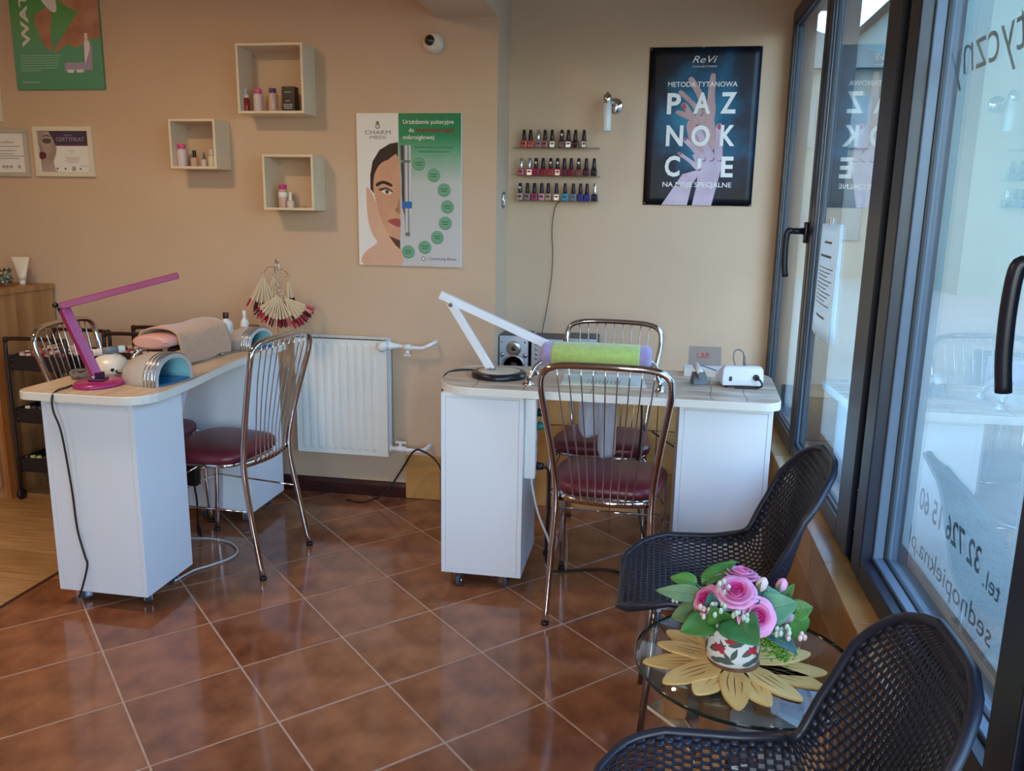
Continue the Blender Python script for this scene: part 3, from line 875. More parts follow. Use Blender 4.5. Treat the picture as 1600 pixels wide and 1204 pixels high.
_t.links.new(_tc.outputs['Object'], _mp.inputs[0]); _t.links.new(_mp.outputs[0], _ln.inputs[0]); _t.links.new(_tc.outputs['Object'], _nz.inputs['Vector'])
_t.links.new(_nz.outputs['Fac'], _ad.inputs[0]); _t.links.new(_ln.outputs['Value'], _ad.inputs[2]); _t.links.new(_ad.outputs[0], _rp.inputs[0]); _t.links.new(_rp.outputs[0], _b.inputs['Base Color'])
o = MB().grid(lambda u, v: (x0 + (x1 - x0) * u, Y_ALC - .004 - .0012 * math.sin(9 * u + 3) * math.sin(7 * v) * min(1, 6 * min(u, 1 - u, v, 1 - v) + .05), z0 + (z1 - z0) * v), 14, 20)
o.build('poster_sheet', NAVY, pr_, world=True, solid=.0008)
sh = Sheet(pr_, x0, x1, z0, z1, Y_ALC - .0058)
def rv(cx, cy):
    v = (cy - 45) / 1122; return ((cx - (75 - 57 * v)) / (787 - 27 * v), v)
def rpoly(name, pts, mt, smooth=3): sh.poly(name, [rv(*p) for p in pts], mt, smooth)
SKIN3 = mat('printed_upper_skin', (176, 138, 140), .4, scale=9, alt=(196, 158, 158))
SKINS = mat('printed_skin_shade', (128, 100, 122), .4)
def finger(pts, mt):
    rpoly('printed_finger_shade', [(x_ + 7, y_ + 7) for x_, y_ in pts], SKINS)
    rpoly('printed_finger', pts, mt)
# upper hand (fingers up), lower hand in front
rpoly('printed_hand', [(345, 690), (330, 590), (360, 540), (420, 500), (470, 440), (485, 330), (500, 240), (525, 228), (535, 250), (530, 380), (535, 480), (525, 560), (540, 640), (520, 760), (420, 800), (360, 760)], SKIN3)
for f in ([(420, 520), (355, 440), (285, 375), (275, 355), (298, 345), (370, 410), (440, 480)], [(440, 470), (390, 360), (348, 285), (350, 258), (378, 256), (425, 330), (475, 430)], [(380, 560), (300, 530), (255, 505), (262, 486), (300, 490), (380, 520)]):
    finger(f, SKIN3)
finger([(395, 600), (345, 530), (318, 480), (292, 450), (310, 432), (335, 440), (370, 500), (425, 580)], SKIN3)
rpoly('printed_forearm', [(300, 940), (150, 1168), (330, 1168), (365, 1020), (440, 900)], SKIN2, 0)
rpoly('printed_hand', [(410, 900), (370, 800), (440, 780), (520, 800), (555, 760), (580, 820), (570, 900), (550, 980), (500, 1168), (365, 1168), (400, 1020)], SKIN2, 0)
for f in ([(400, 910), (340, 850), (272, 800), (275, 782), (300, 790), (370, 840), (430, 880)], [(430, 840), (360, 760), (305, 700), (312, 680), (340, 690), (400, 750), (460, 820)], [(480, 840), (440, 740), (395, 640), (388, 600), (410, 585), (435, 620), (480, 720), (525, 810)], [(525, 820), (530, 700), (538, 600), (555, 580), (578, 590), (578, 700), (575, 830)]):
    finger(f, SKIN2)
NAIL = mat('printed_rose_nail', (160, 52, 92), .3)
for c in ((313, 458, 15, 24), (407, 605, 16, 22), (559, 600, 14, 20), (318, 690, 12, 12), (284, 793, 11, 10)):
    rpoly('printed_nail', [(c[0] + c[2] * math.cos(k * PI / 4), c[1] + c[3] * math.sin(k * PI / 4)) for k in range(8)], NAIL, 2)
def rtext(t, x0_, x1_, yb, hpx, bold=.012, shear=0.0):
    (u0, v0), (u1, v1) = rv(x0_, yb), rv(x1_, yb)
    sh.text(t, u0, u1, v0, hpx / 1122, WPRINT, bold, shear)
rtext('METODA TYTANOWA', 200, 686, 320, 36, .010)
for t, xa, xb, yb in (('P', 190, 287, 506), ('A', 376, 496, 504), ('Z', 565, 674, 502), ('N', 182, 302, 733), ('O', 358, 490, 733), ('K', 562, 664, 731), ('C', 172, 278, 952), ('I', 405, 432, 895), ('E', 566, 650, 954)):
    rtext(t, xa, xb, yb, 145 if t != 'I' else 70, .028)
rtext('NA MISJE SPECJALNE', 158, 640, 1032, 36, .008)
rtext('ReVi', 372, 545, 155, 50, -.004, .35)
rtext('COLLECTION', 372, 540, 186, 12, 0)
for cx, cy in ((85, 58), (852, 46), (30, 1155), (768, 1160), (452, 50)):
    u, v = rv(cx, cy); p = sh.P(u, v, 8)
    MB().lathe([(.0035, 0), (.003, .0015), (.0005, .0022)], p, 10, axis=(0, -1, 0)).build('drawing_pin', STEEL, pr_, world=True)

# ---- green poster at the top left
x0, x1, z0 = -3.064, -2.600, 1.911; z1 = z0 + .69
pw = thing('advertising_poster', 'green poster with hands and cosmetic jars above the framed certificates', 'poster', ((x0 + x1) / 2, YB, z0))
MB().bbox((x0, YB - .012, z0), (x1, YB, z1)).build('poster_board', mat('printed_edge_green', (96, 150, 116), .5), pw, world=True)
sh = Sheet(pw, x0, x1, z0, z1, YB - .0122)
sh.rect('green_print', 0, 0, 1, 1, gradient('printed_meadow_green', [(0, (92, 158, 124)), (.25, (104, 170, 138)), (.4, (110, 176, 116)), (.6, (92, 170, 84)), (1, (120, 186, 110))], 'Z', .4, .2, 7, 0, 0, .69))
def wv(cx, cy):   # pixels of the lower 142 px of the sheet
    v = 1 - (568 - cy) / 568 * .575; vv = (cy - 0) / 568
    xl = 52 + 60 * vv; xr = 612 + 32 * vv
    return ((cx - xl) / (xr - xl), v)
TAN = mat('printed_tan_arm', (204, 152, 122), .45, scale=10, alt=(176, 124, 98))
def wp(n, pts, mt, s=3): sh.poly(n, [wv(*p) for p in pts], mt, s)
wp('printed_arm', [(215, 110), (250, 70), (300, 50), (325, 110), (315, 200), (330, 310), (290, 300), (250, 220)], TAN)
wp('printed_arm', [(345, 300), (400, 220), (460, 120), (520, 60), (612, 40), (625, 230), (560, 250), (480, 300), (430, 280), (390, 300), (350, 330)], TAN)
wp('printed_face', [(380, 10), (470, 70), (560, 90), (615, 80), (610, -60), (380, -60)], TAN)
wp('printed_flower', [(260, 0), (320, 70), (355, 70), (350, 0), (330, -50), (270, -50)], WPRINT)
sh.text('WATER', .30 - .30 + .02, .60, .755, .09, WPRINT, .02, vertical=True) if False else None
# upright lettering, reading upwards
u, v = wv(192, 292)
sh.text('WATER', 0, .52, v, .088 * (x1 - x0) / (z1 - z0) * 1.0, WPRINT, .035, vertical=True).location = (u * (x1 - x0), 0, 0)
LG = mat('printed_pale_green', (150, 200, 176), .5)
for k in range(7):
    ua, va = wv(133, 345 + k * 16); ub, _ = wv((380, 378, 365, 362, 360, 352, 250)[k], 345)
    sh.rect('printed_line', ua, va, ub, va + .006, LG)
ua, va = wv(145, 515); ub, _ = wv(255, 515); sh.rect('printed_line', ua, va, ub, va + .008, LG)
LIL = mat('printed_lilac', (176, 164, 190), .4)
for cx, w_ in ((440, 34), (497, 36)):
    wp('printed_jar', [(cx - w_, 395), (cx + w_, 395), (cx + w_, 450), (cx - w_, 450)], LIL, 0); wp('printed_jar_base', [(cx - 20, 440), (cx + 24, 440), (cx + 20, 460), (cx - 18, 460)], WPRINT, 0)
wp('printed_bottle', [(522, 260), (558, 260), (574, 300), (574, 445), (528, 445)], LIL, 0); wp('printed_bottle_cap', [(526, 210), (544, 214), (546, 262), (530, 262)], WPRINT, 0); wp('printed_bottle_label', [(524, 262), (556, 262), (560, 310), (530, 410)], WPRINT, 0)

# ---- framed certificates
def frame_box(root, x0, x1, z0, z1, wdt, mt, dep=.018):
    o = MB()
    for a_, b_, c_, d_ in ((x0, x1, z0, z0 + wdt), (x0, x1, z1 - wdt, z1), (x0, x0 + wdt, z0 + wdt, z1 - wdt), (x1 - wdt, x1, z0 + wdt, z1 - wdt)):
        o.bbox((a_, YB - dep, c_), (b_, YB, d_))
    o.build('frame', mt, root, world=True, bevel=.002)
    MB().bbox((x0 + wdt, YB - .008, z0 + wdt), (x1 - wdt, YB - .001, z1 - wdt)).build('certificate_sheet', PAPER, root, world=True)
    return Sheet(root, x0 + wdt, x1 - wdt, z0 + wdt, z1 - wdt, YB - .0083)
x0, x1, z0, z1 = -3.005, -2.690, 1.510, 1.744
cf = thing('picture_frame', 'white framed certificate with a pale face and purple band', 'picture', ((x0 + x1) / 2, YB, z0))
sh = frame_box(cf, x0, x1, z0, z1, .022, CREAM_PL)
sh.rect('purple_band', .0, .0, 1, .34, mat('printed_aubergine', (74, 60, 82), .45))
sh.rect('printed_line', .34, .34, 1, .36, mat('printed_magenta', (150, 60, 110), .45))
sh.poly('printed_face', [(0, .0), (.22, .0), (.30, .2), (.34, .35), (.36, .42), (.33, .58), (.27, .75), (.30, .95), (.36, 1), (.02, 1)], mat('printed_grey_skin', (186, 168, 158), .5, scale=14, alt=(160, 138, 130)), 0)
sh.poly('printed_eye', [(.08, .22), (.16, .17), (.26, .21), (.23, .29), (.13, .30)], mat('printed_umber', (92, 78, 76), .5), 3)
sh.poly('printed_eyebrow', [(.07, .14), (.17, .09), (.27, .13), (.17, .12)], HAIR, 2)
sh.poly('printed_nose', [(.01, .30), (.05, .32), (.08, .44), (.03, .47)], mat('printed_umber2', (150, 126, 118), .5), 2)
sh.poly('printed_lips', [(.0, .54), (.07, .50), (.14, .56), (.12, .66), (.05, .69), (.0, .66)], mat('printed_plum', (104, 44, 60), .4), 3)
sh.text('CERTYFIKAT', .36, .92, .245, .10, LIL)
sh.text('szkolenie', .52, .68, .115, .05, LIL, 0, .3)
LGY = mat('printed_light_grey', (170, 168, 172), .5)
for v, a_, b_ in ((.47, .60, .70), (.53, .62, .68), (.64, .52, .80), (.68, .54, .79), (.72, .50, .78), (.76, .56, .76), (.85, .80, .96)): sh.rect('printed_line', a_, v, b_, v + .012, LGY)
for u, r in ((.34, .02), (.50, .02), (.67, .045), (.80, .02)): sh.disc('printed_emblem', u, .92, r, LGY if r > .03 else GREYP)
sh.rect('printed_emblem', .97, .94, 1, .98, HAIR)
x0, x1, z0, z1 = -3.36, -3.040, 1.508, 1.733
cf = thing('picture_frame', 'silver framed certificate with printed text left of the face certificate', 'picture', ((x0 + x1) / 2, YB, z0))
sh = frame_box(cf, x0, x1, z0, z1, .02, mat('silver_frame', (206, 200, 188), .35, metal=.3))
sh.text('Certyfikat', .42, .80, .26, .07, GREYP, 0, .3)
for v, a_, b_ in ((.33, .40, .90), (.44, .30, .82), (.52, .46, .78), (.58, .3, .98), (.64, .4, .88)): sh.rect('printed_line', a_, v, b_, v + .014, GREYP)
for u in (.55, .62, .70, .86): sh.disc('printed_emblem', u, .86, .03, LGY)
x0, x1, z0, z1 = -3.48, -3.166, 1.765, 1.99
cf = thing('picture_frame', 'pale framed sheet above the silver framed certificate', 'picture', ((x0 + x1) / 2, YB, z0))
sh = frame_box(cf, x0, x1, z0, z1, .02, CREAM_PL)
for v in (.3, .4, .5, .6): sh.rect('printed_line', .2, v, .85, v + .014, GREYP)

# ---- three white box shelves with cosmetics
def solve_depth(xf, pyx):   # depth of the box from the photo's two right edges is about 14 cm
    return .14
SH_MAT = mat('whitewashed_board', (228, 214, 188), .5, var=.03, scale=5)
def box_shelf(x0, x1, z0, z1, lb, dep=.135, t=.011):
    r = thing('box_shelf', lb, 'shelf', ((x0 + x1) / 2, YB, z0), 0, 'box shelves')
    y0 = YB - dep
    for a_, b_, n_ in (((x0, y0, z0), (x1, YB, z0 + t), 'bottom_board'), ((x0, y0, z1 - t), (x1, YB, z1), 'top_board'), ((x0, y0, z0 + t), (x0 + t, YB, z1 - t), 'side_board'), ((x1 - t, y0, z0 + t), (x1, YB, z1 - t), 'side_board')):
        MB().bbox(a_, b_).build(n_, SH_MAT, r, world=True, bevel=.001)
    for xx in (x0 + t + .012, x1 - t - .012): MB().cyl((xx, YB - .001, z1 - t - .02), (xx, YB - .006, z1 - t - .02), .005, seg=8).build('hanger_screw', STEEL, r, world=True)
    return (x0 + t, x1 - t, z0 + t, y0)
A = box_shelf(-1.868, -1.556, 1.787, 2.080, 'upper box shelf holding four cosmetics and a black carton')
B = box_shelf(-2.212, -1.985, 1.547, 1.765, 'lower left box shelf nearest the framed certificates')
C = box_shelf(-1.765, -1.524, 1.370, 1.613, 'lower right box shelf beside the half-face poster')
def bottle(name, lb, x, y, z, prof, mt, cap, capm, cat='bottle', square=False, label_band=None, group=None):
    r = thing(name, lb, cat, (x, y, z), 0, group)
    o = MB().lathe(prof, (0, 0, 0), 4 if square else 18)
    if square: o.xform(Matrix.Rotation(PI / 4, 4, 'Z'))
    o.build('body', mt, r, bevel=.0012 if square else 0)
    MB().lathe(cap, (0, 0, 0), 16).build('cap', capm, r)
    if label_band:
        z0_, z1_, rr, lm = label_band
        MB().lathe([(rr, z0_), (rr + .0003, z0_), (rr + .0003, z1_), (rr, z1_)], (0, 0, 0), 18).build('wrap_label', lm, r)
    return r
PINKC = mat('pink_cap', (224, 84, 146), .35); PURPC = mat('purple_cap', (84, 52, 140), .35); MAGC = mat('magenta_cap', (206, 52, 140), .35)
PALEL = mat('pale_lotion', (214, 196, 200), .35); CLEARL = mat('rosy_liquid', (206, 168, 156), .25); REDB = mat('red_lotion', (150, 36, 42), .25)
CYL = lambda r, h: [(r * .3, 0), (r * .95, 0), (r, .003), (r, h * .86), (r * .85, h * .95), (r * .5, h)]
CAP = lambda r, z, h: [(r * .96, z), (r, z + .001), (r, z + h - .002), (r * .9, z + h)]
def xs(px, py, y): return aty(px, py, y).x
ya = A[3] + .055
bottle('pump_bottle', 'small red bottle with white pump in the upper box shelf', xs(385, 168, ya), ya, A[2], CYL(.0165, .062), REDB, [(.006, .06), (.0125, .061), (.0125, .075), (.006, .078), (.004, .09), (.006, .091), (.007, .100), (.002, .102)], WHITE_PL)
bottle('lotion_bottle', 'white bottle with pink cap in the upper box shelf', xs(404, 168, ya), ya, A[2], CYL(.021, .082), PALEL, CAP(.0165, .081, .019), PINKC)
bottle('lotion_bottle', 'pale rosy bottle with purple cap in the upper box shelf', xs(427, 168, ya), ya, A[2], CYL(.021, .084), CLEARL, CAP(.0155, .083, .018), PURPC)
cb = thing('carton', 'black carton with pale print in the upper box shelf', 'box', (xs(454, 165, ya), ya, A[2]))
MB().box((0, 0, .053), (.060, .045, .106)).build('carton_body', mat('black_card', (34, 22, 26), .4), cb, bevel=.0008)
for z_, w_ in ((.082, .03), (.045, .022), (.030, .044), (.022, .044), (.014, .036)): MB().box((-.002, -.0228, z_), (w_, .0004, .004)).build('printed_line', LGY, cb)
ya = B[3] + .05
bottle('lotion_bottle', 'clear bottle with pink cap in the shelf by the certificates', xs(286, 260, ya), ya, B[2], CYL(.022, .082), PALEL, CAP(.0175, .081, .019), PINKC)
bottle('polish_bottle', 'small square bottle with black cap in the shelf by the certificates', xs(307, 260, ya), ya - .012, B[2], [(.004, 0), (.017, 0), (.018, .003), (.018, .036), (.008, .042)], CLEARL, CAP(.0085, .042, .030), BLACK, square=True)
bottle('polish_bottle', 'small pointed clear bottle beside the black-capped one', xs(316, 260, ya), ya + .02, B[2], [(.004, 0), (.014, 0), (.0145, .003), (.0145, .03), (.007, .036)], PALEL, [(.007, .036), (.006, .05), (.0025, .066)], GREYPL)
bottle('cosmetic_jar', 'white jar with glass lid in the shelf by the certificates', xs(333, 260, ya), ya, B[2], CYL(.021, .050), mat('ivory_jar', (226, 216, 196), .3), [(.018, .049), (.0185, .051), (.0185, .075), (.017, .078)], mat('frosted_lid', (206, 196, 180), .3), 'jar')
ya = C[3] + .055
bottle('lotion_bottle', 'tall clear bottle with magenta cap in the shelf beside the half-face poster', xs(443, 324, ya), ya, C[2], CYL(.020, .085), CLEARL, CAP(.0185, .084, .018), MAGC, label_band=(.045, .068, .0202, PAPER))
bottle('polish_bottle', 'small white bottle with slim white cap in the shelf beside the half-face poster', xs(456, 324, ya), ya - .01, C[2], [(.004, 0), (.016, 0), (.017, .003), (.017, .028), (.007, .034)], mat('milky_glass', (216, 200, 190), .25), [(.007, .033), (.0075, .034), (.006, .068), (.002, .07)], WHITE_PL, label_band=None)

# ---- dome camera, chrome ring, sconce
dc = thing('dome_camera', 'white dome security camera high on the wall under the beam', 'camera', (-1.005, YB, 2.091))
MB().lathe([(.046, 0), (.047, .006), (.044, .024), (.034, .036), (.028, .040)], (0, 0, 0), 28, axis=(0, -1, 0)).build('housing', mat('warm_white_plastic', (222, 214, 196), .35), dc)
MB().lathe([(.025, .0), (.0235, .010), (.017, .019), (.008, .024), (.001, .0255)], (-.009, -.030, .006), 22, axis=(-.25, -1, .1)).build('lens_dome', mat('smoked_dome', (14, 13, 18), .06, coat=1.0), dc)
MB().cyl((.033, -.026, -.004), (.034, -.029, -.004), .003, seg=8).build('screw', BLACK, dc)
rg = thing('pull_ring', 'small chrome oval ring plate on the side of the wall corner', 'fitting', (X_COR, 3.858, 1.432))
MB().tube([(X_COR + .006, 3.858 + .016 * math.cos(t * PI / 10), 1.432 + .034 * math.sin(t * PI / 10)) for t in range(20)], .0055, 8, 0, True).build('ring', CHROME, rg, world=True)
MB().rbox((X_COR + .0022, 3.858, 1.432), (.004, .022, .056), .0015).build('plate', STEEL, rg, world=True)
scn = thing('wall_sconce', 'chrome wall sconce with white tube shade beside the dark blue poster', 'lamp', (-.225, Y_ALC, 1.868))
MB().lathe([(.036, 0), (.036, .006), (.030, .012), (.012, .014)], (-.225, Y_ALC - .0005, 1.862), 26, axis=(0, -1, 0)).build('wall_plate', CHROME, scn, world=True)
MB().tube([(-.225, Y_ALC - .012, 1.862), (-.225, Y_ALC - .05, 1.866), (-.252, Y_ALC - .078, 1.880)], .007, 10, 4).build('arm', CHROME, scn, world=True)
MB().lathe([(.006, .052), (.007, .046), (.016, .040), (.019, .034), (.019, .0), (.0175, -.002)], (-.256, 3.92, 1.862), 20).build('holder', CHROME, scn, world=True)
MB().lathe([(.0195, 0), (.0195, -.118), (.0175, -.120), (.017, -.118), (.017, 0)], (-.256, 3.92, 1.864), 22).build('shade', mat('opal_shade', (232, 236, 234), .3), scn, world=True)

# ---- clear polish shelves with bottles
ACR = glass_mat('acrylic', (.86, .88, .86, 1), .12, .6, 3)
PB_CAP = mat('polish_cap', (26, 18, 24), .35)
SILV = mat('silver_cap', (214, 212, 210), .15, metal=1.0)
def polish_proto():
    r = thing('nail_polish', 'x', 'bottle')
    o = MB()
    def sq(h, k): return [(h * a_, h * .8 * b_, k) for a_, b_ in ((-1, -.75), (-.75, -1), (.75, -1), (1, -.75), (1, .75), (.75, 1), (-.75, 1), (-1, .75))]
    o.loft([sq(.0128, 0), sq(.0145, .002), sq(.0145, .026), sq(.013, .031), sq(.007, .034)], True, True, False)
    o.build('body', REDB, r)
    MB().lathe([(.0095, .033), (.0100, .034), (.0092, .05), (.0070, .078), (.0055, .080)], (0, 0, 0), 12).build('cap', PB_CAP, r)
    MB().box((0, -.0118, .018), (.016, .0004, .008)).build('tag', mat('polish_label', (60, 44, 48), .4), r)
    return r
proto = polish_proto()
rows = [('top', 1.686, 1.671, -.695, -.287, (255, 345, 455, 545, 645, 780, 870, 970, 1090),
         (('coral', (206, 76, 68)), ('orange red', (200, 72, 66)), ('lilac pink', (170, 118, 132)), ('dusty pink', (176, 104, 118)), ('clear olive', (120, 106, 74)), ('plum', (86, 26, 48)), ('wine', (92, 30, 46)), ('blackberry', (50, 24, 38)), ('taupe brown', (122, 82, 82))), (2,), (5,)),
        ('middle', 1.559, 1.545, -.689, -.282, (215, 330, 420, 520, 625, 720, 815, 910, 1015, 1120, 1230),
         (('rose pink', (204, 96, 112)), ('salmon pink', (200, 84, 100)), ('raspberry', (166, 30, 62)), ('crimson', (172, 28, 58)), ('bright red', (176, 26, 52)), ('cherry red', (164, 24, 54)), ('mulberry', (106, 32, 56)), ('ruby', (128, 28, 48)), ('garnet', (116, 26, 44)), ('burgundy', (78, 24, 38)), ('black', (40, 32, 38))), (0, 1), (2, 4, 5, 8)),
        ('bottom', 1.438, 1.438, -.681, -.281, (200, 300, 400, 500, 590, 705, 825, 940, 1040, 1130, 1240),
         (('nude beige', (186, 150, 140)), ('mauve grey', (146, 116, 120)), ('fuchsia', (168, 62, 104)), ('pale pink', (196, 142, 152)), ('sand', (180, 146, 124)), ('rosy beige', (170, 128, 122)), ('turquoise', (34, 150, 178)), ('steel blue', (92, 112, 134)), ('violet blue', (56, 52, 128)), ('ultramarine', (40, 40, 132)), ('midnight blue', (28, 34, 60))), (10,), (0,))]
ordn = ['first', 'second', 'third', 'fourth', 'fifth', 'sixth', 'seventh', 'eighth', 'ninth', 'tenth', 'last']
first = True
yb = 3.966
for rn, za, zb, xa, xb, cxs, cols, silver, dots in rows:
    zz = (za + zb) / 2 - .004
    tilt = zb - za
    r = thing('polish_shelf', 'clear acrylic nail polish shelf, the %s one of three in the alcove' % rn, 'shelf', ((xa + xb) / 2, Y_ALC, zz), 0, 'clear polish shelves')
    MB().bbox((xa, Y_ALC - .062, zz - .004), (xb, Y_ALC - .0005, zz)).build('shelf_board', ACR, r, world=True)
    if rn != 'bottom': MB().cyl((-.49, Y_ALC - .066, zz), (-.49, Y_ALC - .058, zz), .004, seg=8).build('screw', CHROME, r, world=True)
    for i, cx in enumerate(cxs):
        px = 790 + cx / 8.92
        p = aty(px, 230 if rn == 'top' else 272 if rn == 'middle' else 311, yb)
        b_ = proto if first else copy_tree(proto)
        first = False
        b_.location = (p.x, yb, zz)
        b_.rotation_euler = (0, 0, random.uniform(-.15, .15))
        nm_, rgb = cols[i]
        b_['label'] = '%s nail polish bottle, %s from the wall corner on the %s clear shelf' % (nm_, ordn[i] if not (i == 8 and rn == 'top') else 'last', rn)
        b_['group'] = 'nail polishes on the clear shelves'
        pm = mat('polish_' + nm_.replace(' ', '_'), rgb, .18, coat=.5)
        for c in list(b_.children):
            if c.name.startswith('body'):
                c.data = c.data.copy(); c.data.materials[0] = pm
            if c.name.startswith('cap') and i in silver:
                c.data = c.data.copy(); c.data.materials[0] = SILV
            if c.name.startswith('cap') and i in dots:
                MB().sphere((0, -.0085, .058), .0055, 8, 5, (1, .35, 1)).build('cap_sticker', PAPER, c)
# thin lead hanging from the shelves
tag(MB().tube([(-.468, Y_ALC - .01, 1.432), (-.490, Y_ALC - .006, 1.40), (-.502, Y_ALC - .005, 1.30), (-.495, Y_ALC - .005, 1.18), (-.500, Y_ALC - .005, 1.05), (-.520, Y_ALC - .006, .9), (-.535, Y_ALC - .02, .80), (-.54, Y_ALC - .03, .62)], .0016, 6, 6).build('power_lead', BLACKCORD), 'thin dark lead hanging down the alcove wall from the polish shelves', 'cable')

# ---- radiator
ra = thing('radiator', 'white ribbed panel radiator on the wall behind the left desk chair', 'radiator', (-1.6, YB, .23))
RADM = mat('radiator_enamel', (228, 230, 226), .32)
rx0, rx1, rz0, rz1, ry = -1.66, -1.207, .232, .792, 3.605
pts = []
x = rx0
prof = [(rx0, ry + .004)]
n = int((rx1 - rx0 - .04) / .0385)
for i in range(n):
    c = rx0 + .028 + i * .0385
    prof += [(c, ry + .004), (c + .006, ry), (c + .021, ry), (c + .027, ry + .004)]
prof += [(rx1, ry + .004)]
zr = [(rz0, 0), (rz0 + .02, 0), (rz0 + .035, 1), (rz1 - .035, 1), (rz1 - .02, 0), (rz1, 0)]
o = MB()
o.loft([[(px_, ry + .004 if k == 0 else py_, z_) for px_, py_ in prof] for z_, k in zr], False, False, False)
o.build('front_panel', RADM, ra, world=True)
MB().bbox((rx0, ry + .006, rz0), (rx1, ry + .010, rz1)).build('panel_back', RADM, ra, world=True)
MB().bbox((rx0, ry + .07, rz0 + .01), (rx1, ry + .078, rz1 - .01)).build('rear_panel', RADM, ra, world=True)
for xx in (rx0, rx1 - .003): MB().bbox((xx, ry + .002, rz0 + .006), (xx + .003, ry + .082, rz1 + .002)).build('side_panel', RADM, ra, world=True, bevel=.001)
o = MB()
for k in range(30):
    xx = rx0 + .01 + k * (rx1 - rx0 - .02) / 30
    o.bbox((xx, ry + .012, rz1 - .004), (xx + .005, ry + .07, rz1))
for yy in (ry + .004, ry + .038, ry + .068): o.bbox((rx0, yy, rz1 - .005), (rx1, yy + .006, rz1 + .002))
g = o.build('top_grille', RADM, ra, world=True); g['kind'] = 'stuff'
wp_ = RADM
MB().lathe([(.016, -.02), (.023, -.018), (.024, .004), (.019, .008), (.017, .016), (.010, .020)], (-1.225, ry - .010, .762), 20, axis=(0, -1, 0)).build('thermostat_head', WHITE_PL, ra, world=True)
MB().lathe([(.02, 0), (.021, .02), (.016, .026), (.012, .05), (.012, .06)], (-1.215, ry + .03, .762), 18, axis=(1, 0, 0)).build('valve_body', WHITE_PL, ra, world=True)
MB().tube([(-1.16, ry + .03, .762), (-1.09, ry + .032, .757), (-1.045, ry + .035, .757), (-1.012, ry + .045, .772), (-1.0, ry + .085, .778), (-1.0, ry + .104, .778)], .0095, 10, 5).build('pipe', WHITE_PL, ra, world=True)
MB().cyl((-1.115, ry + .03, .745), (-1.115, ry + .03, .722), .009, seg=10).box((-1.115, ry + .03, .722), (.032, .012, .008)).cyl((-1.135, ry + .03, .76), (-1.10, ry + .03, .758), .014, seg=12).build('stopcock', WHITE_PL, ra, world=True)
MB().tube([(-1.21, ry + .03, .268), (-1.10, ry + .032, .262), (-1.06, ry + .034, .262), (-1.035, ry + .05, .27), (-1.03, ry + .104, .272)], .0105, 10, 5).build('pipe', WHITE_PL, ra, world=True)
MB().cyl((-1.155, ry + .03, .27), (-1.155, ry + .03, .298), .008, seg=10).box((-1.152, ry + .03, .300), (.05, .012, .009)).cyl((-1.18, ry + .03, .267), (-1.13, ry + .03, .265), .015, seg=12).build('stopcock', WHITE_PL, ra, world=True)
MB().cyl((-1.205, ry + .03, .268), (-1.195, ry + .03, .268), .018, seg=12).build('union_nut', WHITE_PL, ra, world=True)
MB().rbox((-1.615, ry - .012, .60), (.012, .02, .05), .003).build('heat_meter', WHITE_PL, ra, world=True)
# ================================================================== ON AND AROUND THE ALCOVE DESK
def strip_poly(o, path, w, h, up=Vector((0, 0, 1))):
    """rectangular bar along a straight segment path[0]->path[1]"""
    a, b = Vector(path[0]), Vector(path[1])
    d = (b - a).normalized(); s_ = d.cross(up).normalized(); n = s_.cross(d).normalized()
    o.loft([[p + s_ * (sx * w / 2) + n * (sy * h / 2) for sx, sy in ((-1, -1), (1, -1), (1, 1), (-1, 1))] for p in (a, b)], True, True, False)
    return o
# ---- white folding lamp with black foot
yl = 3.0
wl = thing('desk_lamp', 'white folding desk lamp with round black foot on the alcove desk', 'lamp', (-.562, 2.99, DZ))
MB().lathe([(.02, 0), (.101, 0), (.103, .004), (.102, .018), (.094, .022), (.02, .022)], (-.562, 2.99, DZ), 40).build('base', mat('navy_black', (24, 26, 36), .3), wl, world=True)
MB().lathe([(.064, .0222), (.078, .0224), (.080, .0232), (.064, .0232)], (-.562, 2.99, DZ), 40).build('base_ring', mat('champagne_ring', (206, 200, 186), .3), wl, world=True)
WHT = mat('white_enamel', (232, 236, 242), .3)
pb, pt = Vector((-.592, yl - .01, .80)), aty(705, 477, yl)
strip_poly(MB(), (pb, pt + Vector((-.004, 0, .012))), .030, .018, Vector((0, 1, 0))).build('lower_arm', WHT, wl, world=True, bevel=.002)
h0, h1 = aty(688, 460, yl + .012), aty(872, 546, yl + .06)
strip_poly(MB(), (h0, h1), .034, .030, Vector((0, 0, 1))).build('lamp_head', WHT, wl, world=True, bevel=.002)
strip_poly(MB(), (h0.lerp(h1, .2) - Vector((0, 0, .0125)), h0.lerp(h1, .98) - Vector((0, 0, .0125))), .022, .003).build('led_strip', mat('led_diffuser', (240, 240, 236), .5), wl, world=True)
MB().cyl((pt.x, yl - .012, pt.z + .002), (pt.x, yl + .012, pt.z + .002), .008, seg=12).cyl((pb.x, yl - .022, pb.z + .004), (pb.x, yl + .006, pb.z + .004), .006, seg=12).build('hinge', STEEL, wl, world=True)
MB().box((-.592, yl - .01, .80), (.03, .02, .012)).build('foot_bracket', STEEL, wl, world=True)
MB().tube([(-.60, 3.03, DZ + .024), (-.66, 3.07, DZ + .006), (-.74, 3.05, DZ + .004), (-.775, 3.0, DZ - .01), (-.778, 2.98, .70), (-.77, 2.97, .55), (-.765, 2.98, .50)], .0035, 8, 6).build('cord', BLACKCORD, wl, world=True)

